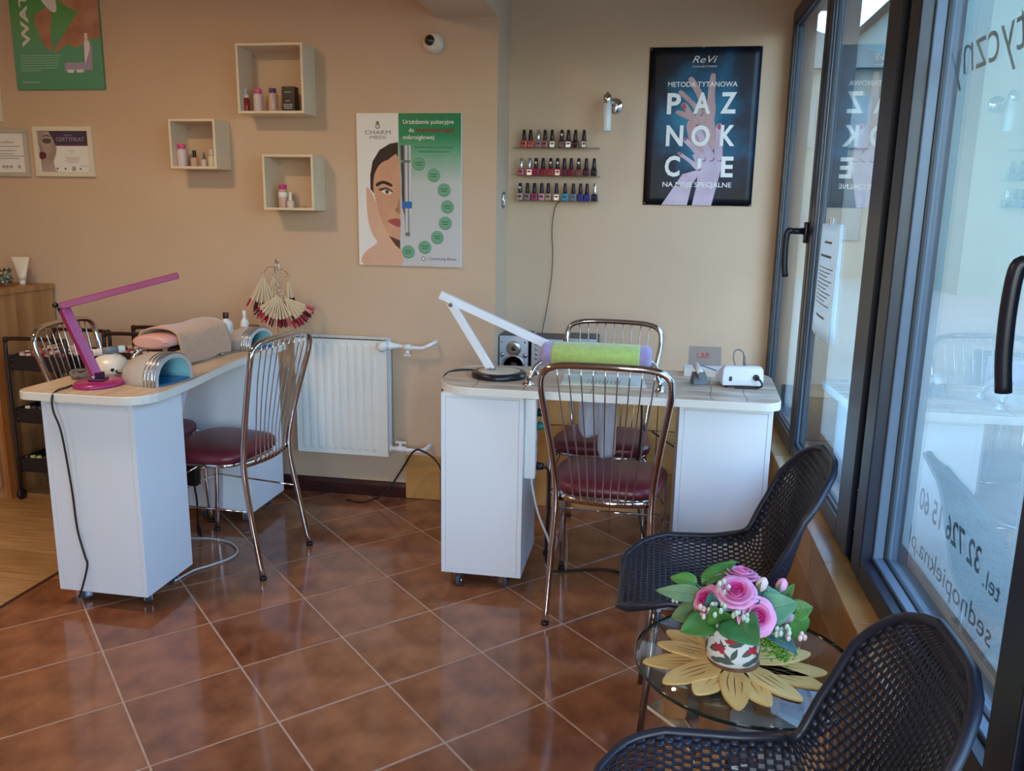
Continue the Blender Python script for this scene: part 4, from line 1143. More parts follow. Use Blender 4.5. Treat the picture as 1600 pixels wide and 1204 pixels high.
# ---- arm rest with green towel
ar = thing('arm_rest', 'chrome legged arm rest wrapped in a green towel on the alcove desk', 'arm rest', (-.20, 2.94, DZ))
ax0, ax1, ay, az = -.385, -.012, 2.955, .880
def oval(x, ry_, rz_, n=22): return [(x, ay + ry_ * math.cos(2 * PI * k / n), az + rz_ * math.sin(2 * PI * k / n) + .004 * math.cos(4 * PI * k / n)) for k in range(n)]
LIME = mat('lime_towel', (182, 206, 112), .9, var=.08, scale=60, bump=.4, sheen=.4)
LILA = mat('lilac_towel', (166, 150, 196), .9, var=.1, scale=50, bump=.4, sheen=.4)
o = MB().loft([oval(x, .074 * k, .044 * k) for x, k in ((ax0 + .03, .99), (ax0 + .035, 1.02), (-.25, 1.04), (-.2, 1.05), (-.12, 1.045), (ax1 - .035, 1.02), (ax1 - .03, .99))], True, True, True)
o.build('towel_wrap', LIME, ar, world=True)
for xa_, sgn in ((ax0, 1), (ax1, -1)):
    MB().loft([oval(xa_ + sgn * d, .074 * k, .044 * k) for d, k in ((-.012, .55), (-.008, .78), (-.002, .93), (.010, .99), (.022, .96), (.034, .99), (.04, .98))], True, True, True).build('towel_end', LILA, ar, world=True)
for sx in (-1, 1):
    for sy in (-1, 1):
        xe = ax0 - .005 if sx < 0 else ax1 + .005
        foot = Vector((xe + sx * .042, ay + sy * .085, DZ + .008))
        MB().tube([(xe - sx * .02, ay + sy * .03, az - .028), (xe, ay + sy * .045, az - .026), (xe + sx * .022, ay + sy * .066, az - .045), (foot.x, foot.y, DZ + .02)], .0085, 10, 5).build('leg', CHROME, ar, world=True)
        MB().lathe([(.021, 0), (.021, .003), (.013, .012), (.010, .022)], (foot.x, foot.y, DZ), 18).build('foot', CHROME, ar, world=True)

# ---- paper sheet with pattern under the arm rest
pp = thing('paper_sheet', 'white patterned paper sheet lying under the green arm rest', 'paper', (-.17, 3.02, DZ))
MB().loft([[(-.318, 2.90, DZ + .0008), (-.012, 2.915, DZ + .0008), (-.03, 3.12, DZ + .0015), (-.325, 3.10, DZ + .0015)], [(-.318, 2.90, DZ + .0025), (-.012, 2.915, DZ + .0025), (-.03, 3.12, DZ + .003), (-.325, 3.10, DZ + .003)]], True, True, False).build('sheet', PAPER, pp, world=True)
o = MB()
for i in range(9):
    for j in range(4):
        x_, y_ = -.225 + i * .014, 2.945 + j * .018
        o.add([(x_ - .005, y_, DZ + .0029), (x_, y_ - .006, DZ + .0029), (x_ + .005, y_, DZ + .0029), (x_, y_ + .006, DZ + .0029)], [(0, 1, 2, 3)])
o.build('printed_diamonds', GREYP, pp, world=True)['kind'] = 'stuff'

# ---- nail drill, handpiece rest, carton
def drill(root, x, y, z, rz):
    pass
nd = thing('nail_drill', 'white nail drill control box on the window end of the alcove desk', 'appliance', (.318, 3.06, DZ), math.radians(8))
o = MB()
o.loft([[(-.072, -.06, .008), (.072, -.06, .008), (.072, .06, .008), (-.072, .06, .008)], [(-.074, -.062, .03), (.074, -.062, .03), (.074, .062, .02), (-.074, .062, .02)], [(-.072, -.058, .070), (.072, -.058, .070), (.070, .03, .048), (-.070, .03, .048)], [(-.062, -.05, .080), (.062, -.05, .080), (.060, .0, .072), (-.060, .0, .072)]], True, True, False)
o.build('housing', mat('drill_white', (218, 224, 236), .3), nd, bevel=.005)
MB().box((-.045, -.0625, .034), (.010, .003, .016)).build('switch', BLACK, nd)
MB().cyl((.045, -.060, .040), (.045, -.070, .040), .011, seg=14).tube([(.045, -.068, .04), (.054, -.085, .034), (.062, -.088, .018), (.05, -.078, .006), (.02, -.07, .004), (-.03, -.069, .004)], .0035, 8, 5).build('mains_plug', BLACK, nd)
for sx in (-1, 1):
    for sy in (-1, 1): MB().cyl((sx * .055, sy * .045, 0), (sx * .055, sy * .045, .009), .007, seg=10).build('foot', BLACK, nd)
MB().tube([(.0, .045, .05), (-.012, .05, .085), (-.010, .052, .115), (.006, .05, .122), (.02, .048, .112), (.026, .045, .09)], .0025, 8, 6).cyl((.028, .044, .06), (.025, .046, .10), .006, .0045, seg=10).build('handpiece_cord', GREYPL, nd)
hp = thing('handpiece_rest', 'grey handpiece rest with white drill handpiece beside the drill box', 'holder', (.176, 3.045, DZ), .2)
o = MB(); o.loft([[(-.028, -.025, 0), (.028, -.025, 0), (.028, .03, 0), (-.028, .03, 0)], [(-.024, -.018, .03), (.024, -.018, .03), (.024, .02, .042), (-.024, .02, .042)]], True, True, False)
o.build('rest', mat('slate_plastic', (86, 96, 108), .45), hp, bevel=.003)
MB().cyl((0, -.035, .036), (0, .06, .058), .010, .0125, seg=14).build('handpiece', WHITE_PL, hp)
MB().cyl((0, -.038, .0353), (0, -.030, .037), .013, seg=14).tube([(0, .06, .058), (.03, .10, .05), (.09, .10, .03)], .0025, 8, 5).build('collar', GREYPL, hp)
lr = thing('carton', 'low carton with a grey card reading L&R leaning behind the drill', 'box', (.20, 3.225, DZ))
MB().bbox((.125, 3.18, DZ), (.285, 3.27, DZ + .030)).build('carton_body', PAPER, lr, world=True, bevel=.001)
Rl = Matrix.Rotation(-.28, 3, 'X')
MB().box((.205, 3.275, DZ + .065), (.125, .004, .075), R=Rl).build('card', mat('grey_card', (150, 140, 134), .6), lr, world=True)
t = text_mb('L&R', .03, .0006, width=.05)
for p in t.v:
    q = Rl @ Vector((p.x - .03, -.0026, p.y - .008)); p.x, p.y, p.z = .205 + q.x, 3.275 + q.y, DZ + .065 + q.z
t.build('lettering', mat('red_print', (176, 70, 66), .5), lr, world=True)

# ---- stereo on the tiled ledge
SLV = mat('silver_plastic', (186, 192, 200), .35)
DGR = mat('dark_grey_plastic', (52, 56, 62), .4)
def speaker(x, lb):
    r = thing('stereo_speaker', lb, 'speaker', (x, 3.86, .61), 0, 'stereo speakers')
    MB().rbox((0, .03, .10), (.145, .17, .20), .006).build('cabinet', DGR, r)
    MB().rbox((0, -.058, .10), (.138, .012, .195), .004).build('front_baffle', SLV, r)
    MB().lathe([(.036, 0), (.034, .004), (.028, .003), (.022, .006)], (0, -.064, .138), 26, axis=(0, -1, 0)).build('tweeter_ring', STEEL, r)
    MB().lathe([(.019, 0), (.016, .003), (.012, .001), (.009, .006), (.001, .009)], (0, -.067, .138), 20, axis=(0, -1, 0)).build('tweeter_cone', BLACK, r)
    MB().lathe([(.056, 0), (.054, .005), (.046, .004)], (0, -.064, .055), 28, axis=(0, -1, 0)).build('woofer_ring', STEEL, r)
    MB().lathe([(.046, .004), (.02, .001), (.018, .006), (.001, .010)], (0, -.064, .055), 24, axis=(0, -1, 0)).build('woofer_cone', BLACK, r)
    for sx in (-1, 1):
        for z_, rr in ((.17, .006), (.106, .012)): MB().sphere((sx * .055, -.064, z_), rr, 10, 6, (1, .4, 1)).build('bolt', STEEL, r)
    return r
speaker(-.645, 'silver stereo speaker next to the wall corner on the tiled ledge')
speaker(-.325, 'silver stereo speaker behind the green arm rest on the tiled ledge')
su = thing('stereo_unit', 'silver mini stereo unit between its two speakers', 'stereo', (-.485, 3.86, .61))
MB().rbox((0, .03, .097), (.155, .18, .19), .006).build('cabinet', DGR, su)
MB().rbox((0, -.062, .097), (.15, .010, .185), .004).build('front_panel', SLV, su)
MB().box((.02, -.0675, .13), (.085, .003, .058)).build('display', mat('display_blue_black', (38, 48, 66), .2), su)
for z_ in (.165, .14, .118, .096): MB().sphere((-.052, -.067, z_), .007, 10, 6, (1, .5, 1)).build('button', STEEL, su)
MB().cyl((.02, -.066, .055), (.02, -.082, .055), .026, seg=24).build('volume_knob', STEEL, su)

# ---- power strip, plugs, cloth, cords under the desk
ps = thing('power_strip', 'white power strip screwed to the side of the alcove desk pedestal', 'power strip', (-.435, 2.86, .43))
MB().rbox((-.4145, 2.85, .585), (.040, .052, .30), .006).build('housing', WHITE_PL, ps, world=True)
for k in range(5): MB().cyl((-.3947, 2.852, .48 + k * .05), (-.3925, 2.852, .48 + k * .05), .019, seg=18).build('socket', mat('socket_grey', (190, 194, 198), .4), ps, world=True)
for k, cm in ((4, BLACK), (3, mat('teal_plug', (30, 110, 100), .4)), (0, BLACK)): MB().cyl((-.3925, 2.852, .48 + k * .05), (-.366, 2.852, .478 + k * .05), .016, .012, seg=14).build('plug', cm, ps, world=True)
tag(MB().tube([(-.41, 2.85, .437), (-.405, 2.845, .40), (-.38, 2.84, .30), (-.345, 2.86, .2), (-.335, 2.90, .12), (-.345, 2.95, .05), (-.36, 3.1, .006), (-.36, 3.3, .005), (-.4, 3.5, .005)], .0045, 8, 6).build('loose_cable', mat('pale_grey_cord', (202, 202, 200), .5)), 'pale grey cord running from the power strip to the floor', 'cable')
tag(MB().tube([(-.37, 2.852, .478), (-.35, 2.87, .45), (-.355, 2.93, .3), (-.365, 2.98, .12), (-.35, 3.0, .012), (-.25, 3.03, .006), (-.12, 3.06, .005), (.0, 2.98, .005), (.10, 2.86, .005), (.20, 2.78, .005)], .0045, 8, 6).build('loose_cable', BLACKCORD), 'black cord snaking over the floor tiles below the alcove desk', 'cable')
tag(MB().tube([(-.03, 3.06, .73), (-.025, 3.04, .6), (-.03, 3.08, .45), (-.02, 3.1, .25), (.02, 3.06, .1), (.04, 3.02, .006), (.07, 2.96, .005)], .0042, 8, 6).build('loose_cable', BLACKCORD), 'black cord hanging from the alcove desk behind the chair seats', 'cable')
tag(MB().tube([(.02, 3.62, .43), (.05, 3.66, .40), (.10, 3.69, .36), (.16, 3.70, .32)], .0042, 8, 6).build('loose_cable', BLACKCORD), 'short black cord crossing the dado tiles behind the chair', 'cable')
HG = mat('grey_fabric', (186, 188, 202), .85, var=.05, scale=20, bump=.2, sheen=.3)
cl = thing('hanging_cloth', 'pale grey cloth hanging under the alcove desk top', 'cloth', (-.17, 3.0, .48))
o = MB()
def clothf(x0, x1, zb, y0):
    return lambda u, v: (x0 + (x1 - x0) * u, y0 + .012 * math.sin(u * 9 + v * 2) * (.3 + v) + .01 * v, DZ - .03 - (DZ - .03 - (zb + .04 * (u - .5) ** 2 * 3)) * v)
MB().grid(clothf(-.262, -.175, .545, 3.03), 10, 12).build('cloth_flap', HG, cl, world=True, solid=.003)
MB().grid(clothf(-.185, -.118, .468, 3.01), 10, 14).build('cloth_flap', HG, cl, world=True, solid=.003)
MB().bbox((-.265, 3.0, DZ - .034), (-.115, 3.05, DZ - .029)).build('hem', HG, cl, world=True)

# ---- cable from the radiator to the right desk
tag(MB().tube([(-1.42, 3.60, .006), (-1.32, 3.58, .008), (-1.22, 3.59, .06), (-1.15, 3.61, .16), (-1.08, 3.60, .27), (-1.02, 3.56, .285), (-.93, 3.45, .28), (-.84, 3.25, .275), (-.79, 3.15, .27)], .0045, 8, 6).build('loose_cable', BLACKCORD), 'black cord looping from the radiator pipe to the alcove desk', 'cable')
tag(MB().tube([(-.765, 2.98, .50), (-.76, 3.0, .42), (-.758, 3.01, .30), (-.757, 3.03, .15), (-.76, 3.08, .03)], .006, 8, 5).build('loose_cable', BLACKCORD), 'thick black lead hugging the outer side of the alcove desk', 'cable')

# ---- notice on the window
NOTICE = bpy.data.materials.new('backlit_paper'); NOTICE.use_nodes = True
_t = NOTICE.node_tree; _b = _t.nodes['Principled BSDF']; _b.inputs['Base Color'].default_value = lin((238, 238, 234)); _b.inputs['Roughness'].default_value = .7
_tl = _t.nodes.new('ShaderNodeBsdfTranslucent'); _tl.inputs[0].default_value = lin((240, 240, 236)); _mx = _t.nodes.new('ShaderNodeMixShader'); _mx.inputs[0].default_value = .5
_t.links.new(_b.outputs[0], _mx.inputs[1]); _t.links.new(_tl.outputs[0], _mx.inputs[2]); _t.links.new(_mx.outputs[0], _t.nodes['Material Output'].inputs[0])
nt_ = thing('paper_notice', 'white printed notice taped to the window beside the handle', 'notice', (.545, 2.78, .98))
def nf(u, v):
    y_ = 2.99 - .30 * u; return (.5475 - .010 * math.sin(u * PI * .9) * (.3 + .7 * v) - .004 * v, y_, 1.36 - (.36 + .01 * u) * v)
MB().grid(nf, 10, 8).build('sheet', NOTICE, nt_, world=True, solid=.0006)
o = MB()
def line(v, u0, u1, h=.010):
    q = []
    n = 6
    for k in range(n + 1):
        u = u0 + (u1 - u0) * k / n
        a_ = Vector(nf(u, v)); b_ = Vector(nf(u, v + h)); d = Vector((-.0009, 0, 0)); q.append((a_ + d, b_ + d))
    o.loft([[a_, b_] for a_, b_ in q], False, False)
line(.15, .30, .7, .02); line(.27, .15, .75, .022)
for k in range(10): line(.38 + k * .035, .12, .88 - .1 * (k % 3))
line(.80, .3, .75, .02)
o.build('printed_text', GREYP, nt_, world=True)['kind'] = 'stuff'
for u, v in ((.45, -.02), (.45, 1.0)): MB().box(Vector(nf(u, v)) - Vector((.0006, 0, 0)), (.001, .02, .025)).build('tape', mat('tape', (214, 214, 206), .35), nt_, world=True)

# ================================================================== ON AND AROUND THE LEFT DESK
PINK = mat('magenta_enamel', (160, 36, 104), .28, coat=.3)
pl = thing('desk_lamp', 'magenta pink folding desk lamp with oval foot on the left desk', 'lamp', (-1.865, 2.505, DZ))
MB().lathe([(.02, 0), (.098, 0), (.102, .004), (.100, .012), (.09, .017), (.02, .018)], (-1.868, 2.505, DZ), 40, sx=.78, sy=1.0).build('base', PINK, pl, world=True)
MB().rbox((-1.868, 2.495, DZ + .021), (.05, .06, .008), .003, R=Matrix.Rotation(.3, 3, 'Z')).build('foot_plate', mat('dark_violet', (52, 24, 60), .35), pl, world=True)
MB().box((-1.866, 2.49, DZ + .034), (.028, .034, .024)).build('foot_bracket', mat('dark_violet', (52, 24, 60), .35), pl, world=True)
lb0, lb1 = Vector((-1.868, 2.488, DZ + .03)), aty(100, 482, 2.47)
strip_poly(MB(), (lb0, lb1), .022, .034, Vector((.35, 1, 0)).normalized()).build('lower_arm', PINK, pl, world=True, bevel=.002)
hd1 = aty(279, 430, 2.66)
dirh = (hd1 - lb1).normalized()
strip_poly(MB(), (lb1 - dirh * .012 + Vector((0, 0, .012)), hd1), .024, .022, Vector((0, 0, 1))).build('lamp_head', PINK, pl, world=True, bevel=.002)
strip_poly(MB(), (lb1.lerp(hd1, .15) + Vector((0, 0, -.0)), hd1 - dirh * .01 - Vector((0, 0, .0112))), .018, .002).build('led_strip', MATS['led_diffuser'], pl, world=True)
MB().cyl(lb1 - Vector((.004, .02, 0)), lb1 + Vector((.004, .02, 0)), .007, seg=12).sphere(lb1 + Vector((-.022, -.012, .012)), .010, 10, 6).build('hinge_knob', BLACK, pl, world=True)
MB().cyl(lb0 + Vector((-.004, -.022, 0)), lb0 + Vector((.004, .022, 0)), .006, seg=12).build('hinge', STEEL, pl, world=True)
MB().tube([(-1.875, 2.53, DZ + .02), (-1.92, 2.47, DZ + .012), (-1.930, 2.42, DZ + .005), (-1.930, 2.37, DZ + .004), (-1.928, 2.341, DZ - .012), (-1.926, 2.338, DZ - .06), (-1.91, 2.345, .64), (-1.905, 2.36, .45), (-1.905, 2.368, .30), (-1.888, 2.370, .20), (-1.882, 2.371, .165), (-1.905, 2.370, .09), (-1.925, 2.369, .04)], .0034, 8, 6).build('cord', BLACKCORD, pl, world=True)

def uv_lamp(lb, x, y, rz, s=1.0):
    """arched nail dryer, opening towards local -Y"""
    r = thing('nail_dryer', lb, 'appliance', (x, y, DZ), rz, 'nail dryer lamps')
    PEARL = mat('pearl_white', (208, 204, 200), .25, metal=.25, coat=.4)
    def arch(yy, R_, H, n=20): return [(R_ * math.cos(PI * k / n) * s, yy * s, H * math.sin(PI * k / n) ** .75 * s) for k in range(n + 1)]
    MB().loft([arch(-.075, .098, .100), arch(-.03, .100, .103), arch(.02, .098, .100), arch(.06, .088, .088), arch(.09, .066, .062), arch(.104, .03, .025), arch(.106, .006, .004)], False, False, True).build('shell', PEARL, r, solid=.004 * s)
    for k, yy in enumerate((-.072, -.058, -.044, -.030)):
        MB().loft([arch(yy - .0048, .1005, .1035), arch(yy, .1035, .1065), arch(yy + .0048, .1005, .1035)], False, False, True).build('silver_band', mat('silver_band', (176, 178, 182), .22, metal=.9), r, solid=.001)
    MB().loft([arch(-.0755, .100, .1025), arch(-.0755, .085, .088)], False, False, False).build('mouth_rim', PEARL, r, solid=.003)
    MB().loft([arch(-.074, .085, .088), arch(.05, .074, .074)], False, False, True).build('tunnel', mat('tunnel_aqua', (132, 188, 190), .25), r, solid=.002)
    MB().loft([[(-.076 * s, .05 * s, .002), (.076 * s, .05 * s, .002)], [(-.06 * s, .05 * s, .066 * s), (.06 * s, .05 * s, .066 * s)]], False, False).build('tunnel_back', mat('tunnel_blue', (60, 140, 170), .3), r)
    MB().box((0, -.010, .003), (.168 * s, .126 * s, .006)).build('floor_tray', mat('tray_blue', (26, 96, 150), .12), r)
    return r
uv_lamp('pearl white nail dryer with silver bands beside the pink lamp', -1.722, 2.605, math.radians(84))
uv_lamp('pearl white nail dryer with silver bands at the wall end of the left desk', -1.752, 3.345, math.radians(80), .9)

# drill on the left desk (rounded white casing with a handpiece on top)
n2 = thing('nail_drill', 'white rounded nail drill with handpiece on top on the left desk', 'appliance', (-1.95, 2.672, DZ), .3)
o = MB()
def sect(z, a_, b_, n=20): return [(a_ * math.copysign(abs(math.cos(2 * PI * k / n)) ** .7, math.cos(2 * PI * k / n)), b_ * math.copysign(abs(math.sin(2 * PI * k / n)) ** .7, math.sin(2 * PI * k / n)), z) for k in range(n)]
o.loft([sect(0, .062, .075), sect(.006, .066, .078), sect(.035, .062, .072), sect(.055, .050, .058), sect(.070, .034, .042), sect(.076, .014, .02)], True, True, True)
o.build('casing', mat('aged_white', (226, 220, 206), .3), n2)
MB().cyl((-.045, -.03, .084), (.05, .02, .092), .013, seg=14).build('handpiece', WHITE_PL, n2)
MB().cyl((-.018, -.016, .0875), (.03, .0095, .091), .0138, seg=14).build('handpiece_grip', GREYPL, n2)
MB().cyl((-.06, -.038, .0825), (-.044, -.0295, .0841), .009, seg=12).build('handpiece_tip', DGR, n2)
for sx in (-1, 1): MB().box((sx * .02 + .0, sx * .012, .077), (.006, .02, .014)).build('cradle', WHITE_PL, n2)
for k in range(2): MB().cyl((.03, -.06, .03 + k * .0), (.032, -.072, .028), .006, seg=10).build('knob', DGR, n2)
tag(MB().tube([(-1.99, 2.63, DZ + .010), (-2.02, 2.60, DZ + .014), (-2.005, 2.56, DZ + .02), (-1.97, 2.575, DZ + .012), (-1.985, 2.615, DZ + .022), (-2.03, 2.575, DZ + .024), (-2.0, 2.55, DZ + .012), (-1.965, 2.60, DZ + .026), (-2.01, 2.62, DZ + .010), (-1.98, 2.545, DZ + .018), (-1.955, 2.57, DZ + .010), (-1.99, 2.60, DZ + .03)], .007, 8, 6).build('coiled_cord', mat('taupe_cord', (112, 104, 98), .6)), 'tangled taupe cord bundle behind the pink lamp', 'cable')
tag(MB().tube([(-1.90, 2.65, DZ + .03), (-1.88, 2.61, DZ + .022), (-1.84, 2.60, DZ + .020), (-1.80, 2.60, DZ + .012), (-1.77, 2.61, DZ + .012)], .003, 8, 6).build('loose_cable', BLACKCORD), 'thin black cord between the left desk drill and the nail dryer', 'cable')

# towel covered arm rest
at_ = thing('arm_rest', 'pink arm rest on chrome legs covered with a beige towel, left desk', 'arm rest', (-1.86, 2.98, DZ))
TOW = mat('beige_towel', (196, 158, 130), .95, var=.06, scale=70, bump=.5, sheen=.5)
PINKV = mat('pale_pink_vinyl', (222, 168, 156), .35)
cy0, cy1, cxm, cz = 2.80, 3.16, -1.862, .875
def sec2(y_, a_, b_, zc=cz, n=24): return [(cxm + .045 * (y_ - 2.98) + a_ * math.cos(2 * PI * k / n), y_, zc + b_ * math.copysign(abs(math.sin(2 * PI * k / n)) ** .8, math.sin(2 * PI * k / n))) for k in range(n)]
MB().loft([sec2(cy0 - .004, .060, .018), sec2(cy0 + .004, .072, .026), sec2(cy0 + .03, .076, .029), sec2(cy1 - .03, .076, .029), sec2(cy1, .07, .024)], True, True, True).build('cushion', PINKV, at_, world=True)
MB().tube([Vector(p) for p in sec2(cy0 + .001, .0745, .001)][:24], .002, 6, 0, True).build('piping', mat('pink_piping', (190, 130, 122), .4), at_, world=True)
MB().box((cxm, 2.98, .842), (.12, .30, .012)).build('base_board', mat('dark_board', (60, 40, 38), .5), at_, world=True)
# towel laid over the cushion, hanging down on the aisle side
o = MB()
def tow(u, v):
    y_ = 2.855 + .335 * v
    s_ = u * .36
    xm = cxm + .045 * (y_ - 2.98)
    if u < .62:
        th = PI * (1.02 - u / .62 * .98); x_ = xm + .084 * math.cos(th); z_ = cz + .004 + .042 * abs(math.sin(th)) ** .8
    else:
        k = (u - .62) / .38; x_ = xm + .0845 + .012 * math.sin(k * 2.4) + .004 * math.sin(v * 14) * k; z_ = cz + .006 - (.098 - .004 * math.sin(v * 9)) * k
    return (x_ + .003 * math.sin(v * 11 + u * 5), y_, z_ + .003 * math.sin(v * 7 + u * 3))
MB().grid(tow, 28, 18).build('towel', TOW, at_, world=True, solid=.006)
for sy, yy in ((-1, cy0), (1, cy1)):
    for sx in (-1, 1):
        MB().tube([(cxm + sx * .035, yy - sy * .05, .845), (cxm + sx * .05, yy - sy * .01, .846), (cxm + sx * .066, yy + sy * .012, .825), (cxm + sx * .074, yy + sy * .018, DZ + .012)], .0105, 12, 5).build('leg', CHROME, at_, world=True)
        MB().lathe([(.019, 0), (.019, .003), (.012, .012)], (cxm + sx * .074, yy + sy * .018, DZ), 16).build('foot', CHROME, at_, world=True)

# white bottles by the wall
def squeeze(lb, x, y, r_, h, capm, ch_, blue=False):
    b_ = bottle('spray_bottle', lb, x, y, DZ, [(r_ * .4, 0), (r_ * .95, 0), (r_, .004), (r_, h * .72), (r_ * .85, h * .86), (r_ * .4, h * .96), (r_ * .38, h)], WHITE_PL, CAP(r_ * .42, h, ch_), capm)
    if blue: MB().lathe([(r_ + .0002, h * .35), (r_ + .0005, h * .36), (r_ + .0005, h * .62), (r_ + .0002, h * .63)], (0, 0, 0), 18).build('wrap_label', mat('blue_label', (70, 130, 190), .4), b_)
    return b_
squeeze('white bottle with dark brown cap standing behind the towel arm rest', -1.885, 3.40, .030, .118, mat('dark_brown_cap', (58, 30, 24), .35), .026)
squeeze('slim white bottle with blue label beside the brown-capped one', -1.835, 3.475, .020, .115, mat('clear_cap', (226, 224, 220), .25), .032, True)
bottle('ceramic_vase', 'small brown patterned pot behind the wall-side nail dryer', -1.80, 3.49, DZ, [(.02, 0), (.034, .004), (.040, .03), (.032, .062), (.026, .07)], mat('brown_pattern', (120, 84, 60), .4, scale=60, alt=(178, 150, 120)), [(.027, .069), (.028, .071), (.026, .078), (.02, .079)], mat('brown_lid', (104, 70, 48), .4), 'pot')

# colour swatch stand
sw = thing('swatch_stand', 'wire stand hung with fans of nail colour samples on the left desk', 'display stand', (-1.685, 3.50, DZ))
sxp, syp = -1.685, 3.50
MB().tube([(sxp - .05, syp - .03, DZ + .004), (sxp + .05, syp - .03, DZ + .004), (sxp + .05, syp + .03, DZ + .004), (sxp - .05, syp + .03, DZ + .004)], .0025, 6, 0, True).build('base', CHROME, sw, world=True)
o = MB()
zt = 1.135
o.tube([(sxp, syp, DZ + .004), (sxp, syp, zt - .01), (sxp + .008, syp, zt), (sxp + .016, syp, zt - .01), (sxp + .016, syp, DZ + .1)], .0022, 6, 3)
o.build('post', CHROME, sw, world=True)
hooks = [(-.055, 1.085, -.0), (-.02, 1.08, .03), (.06, 1.075, .0), (.03, 1.0, -.03)]
for hx, hz, hy in hooks:
    MB().tube([(sxp + .008, syp, hz + .03), (sxp + hx * .6, syp + hy * .6, hz + .034), (sxp + hx, syp + hy, hz + .01), (sxp + hx * 1.05, syp + hy, hz), (sxp + hx * 1.15, syp + hy, hz + .008)], .0018, 6, 4).build('hook', CHROME, sw, world=True)
STICK = mat('cream_stick', (218, 204, 176), .4)
tipcols = [mat('tip_%d' % k, c, .25) for k, c in enumerate([(150, 30, 52), (96, 26, 44), (176, 52, 70), (208, 150, 140), (60, 30, 40), (198, 168, 60), (40, 44, 60), (190, 90, 110)])]
def fan(cx, cy, cz_, a0, a1, n, L, tilt):
    o = MB()
    for k in range(n):
        a_ = math.radians(a0 + (a1 - a0) * k / (n - 1)) + random.uniform(-.02, .02)
        d = Vector((math.sin(a_), tilt + .15 * math.sin(k * 2.1), -math.cos(a_))).normalized()
        s_ = d.cross(Vector((0, -1, 0))).normalized()
        c = Vector((cx, cy + .0015 * (k % 4), cz_))
        nrm = s_.cross(d)
        p0, p1, p2 = c + d * .008, c + d * L * .74, c + d * L
        o.m = 0
        o.loft([[p0 - s_ * .0012 - nrm * .0006, p0 + s_ * .0012 - nrm * .0006, p0 + s_ * .0012 + nrm * .0006, p0 - s_ * .0012 + nrm * .0006], [p1 - s_ * .0032 - nrm * .0006, p1 + s_ * .0032 - nrm * .0006, p1 + s_ * .0032 + nrm * .0006, p1 - s_ * .0032 + nrm * .0006]], True, True, False)
        o.m = 1 + random.randrange(len(tipcols)) if k % 3 else 1 + (k // 3) % 3
        o.loft([[p1 - s_ * .0034 - nrm * .0008, p1 + s_ * .0034 - nrm * .0008, p1 + s_ * .0034 + nrm * .0008, p1 - s_ * .0034 + nrm * .0008], [p1.lerp(p2, .8) - s_ * .0042 - nrm * .0008, p1.lerp(p2, .8) + s_ * .0042 - nrm * .0008, p1.lerp(p2, .8) + s_ * .0042 + nrm * .0008, p1.lerp(p2, .8) - s_ * .0042 + nrm * .0008], [p2 - s_ * .002 - nrm * .0006, p2 + s_ * .002 - nrm * .0006, p2 + s_ * .002 + nrm * .0006, p2 - s_ * .002 + nrm * .0006]], True, True, False)
    f = o.build('sample_fan', [STICK] + tipcols, sw, world=True)
    f['kind'] = 'stuff'
    MB().tube([(cx + .010 * math.cos(t * PI / 6), cy, cz_ + .010 * math.sin(t * PI / 6)) for t in range(12)], .001, 6, 0, True).build('key_ring', CHROME, sw, world=True)
fan(sxp - .062, syp, 1.080, -32, 22, 17, .17, .05)
fan(sxp - .025, syp + .03, 1.075, -25, 30, 13, .165, -.05)
fan(sxp + .055, syp, 1.07, -6, 14, 6, .12, .1)
fan(sxp + .022, syp - .03, .998, -58, 34, 30, .150, .02)
fan(sxp + .048, syp - .03, .990, 18, 74, 18, .150, .02)

# cloth and flex hanging below the left desk
c2 = thing('hanging_cloth', 'pale pink cloth hanging below the aisle edge of the left desk', 'cloth', (-1.69, 2.72, .6))
MB().grid(lambda u, v: (-1.70 + .014 * math.sin(u * 7 + v * 2) - .02 * v * u, 2.672 + .085 * u * (1 - .35 * v), DZ - .03 - (.125 - .05 * (u - .5) ** 2) * v), 10, 10).build('cloth_flap', mat('pale_mauve_fabric', (196, 182, 194), .85, bump=.2, scale=20), c2, world=True, solid=.004)
tr_ = thing('cable_transformer', 'black transformer block with flex under the burgundy seat at the left desk', 'power adapter', (-1.78, 2.95, .30))
MB().rbox((-1.785, 2.90, .345), (.045, .04, .12), .008).build('body', BLACK, tr_, world=True)
MB().tube([(-1.785, 2.90, .405), (-1.79, 2.90, .43), (-1.83, 2.88, .5), (-1.88, 2.84, .6), (-1.92, 2.80, .72)], .004, 8, 5).tube([(-1.785, 2.90, .285), (-1.79, 2.92, .2), (-1.83, 2.98, .05), (-1.86, 3.05, .006), (-1.93, 3.15, .005)], .004, 8, 5).build('flex', BLACKCORD, tr_, world=True)
tag(MB().tube([(-1.90, 3.0, .006), (-1.80, 3.02, .006), (-1.70, 3.0, .006), (-1.63, 2.93, .006), (-1.62, 2.86, .006), (-1.66, 2.78, .006), (-1.70, 2.72, .006), (-1.72, 2.62, .006)], .004, 8, 6).build('loose_cable', mat('pale_grey_cord', (202, 202, 200), .5)), 'pale cord curving over the floor beside the left desk', 'cable')

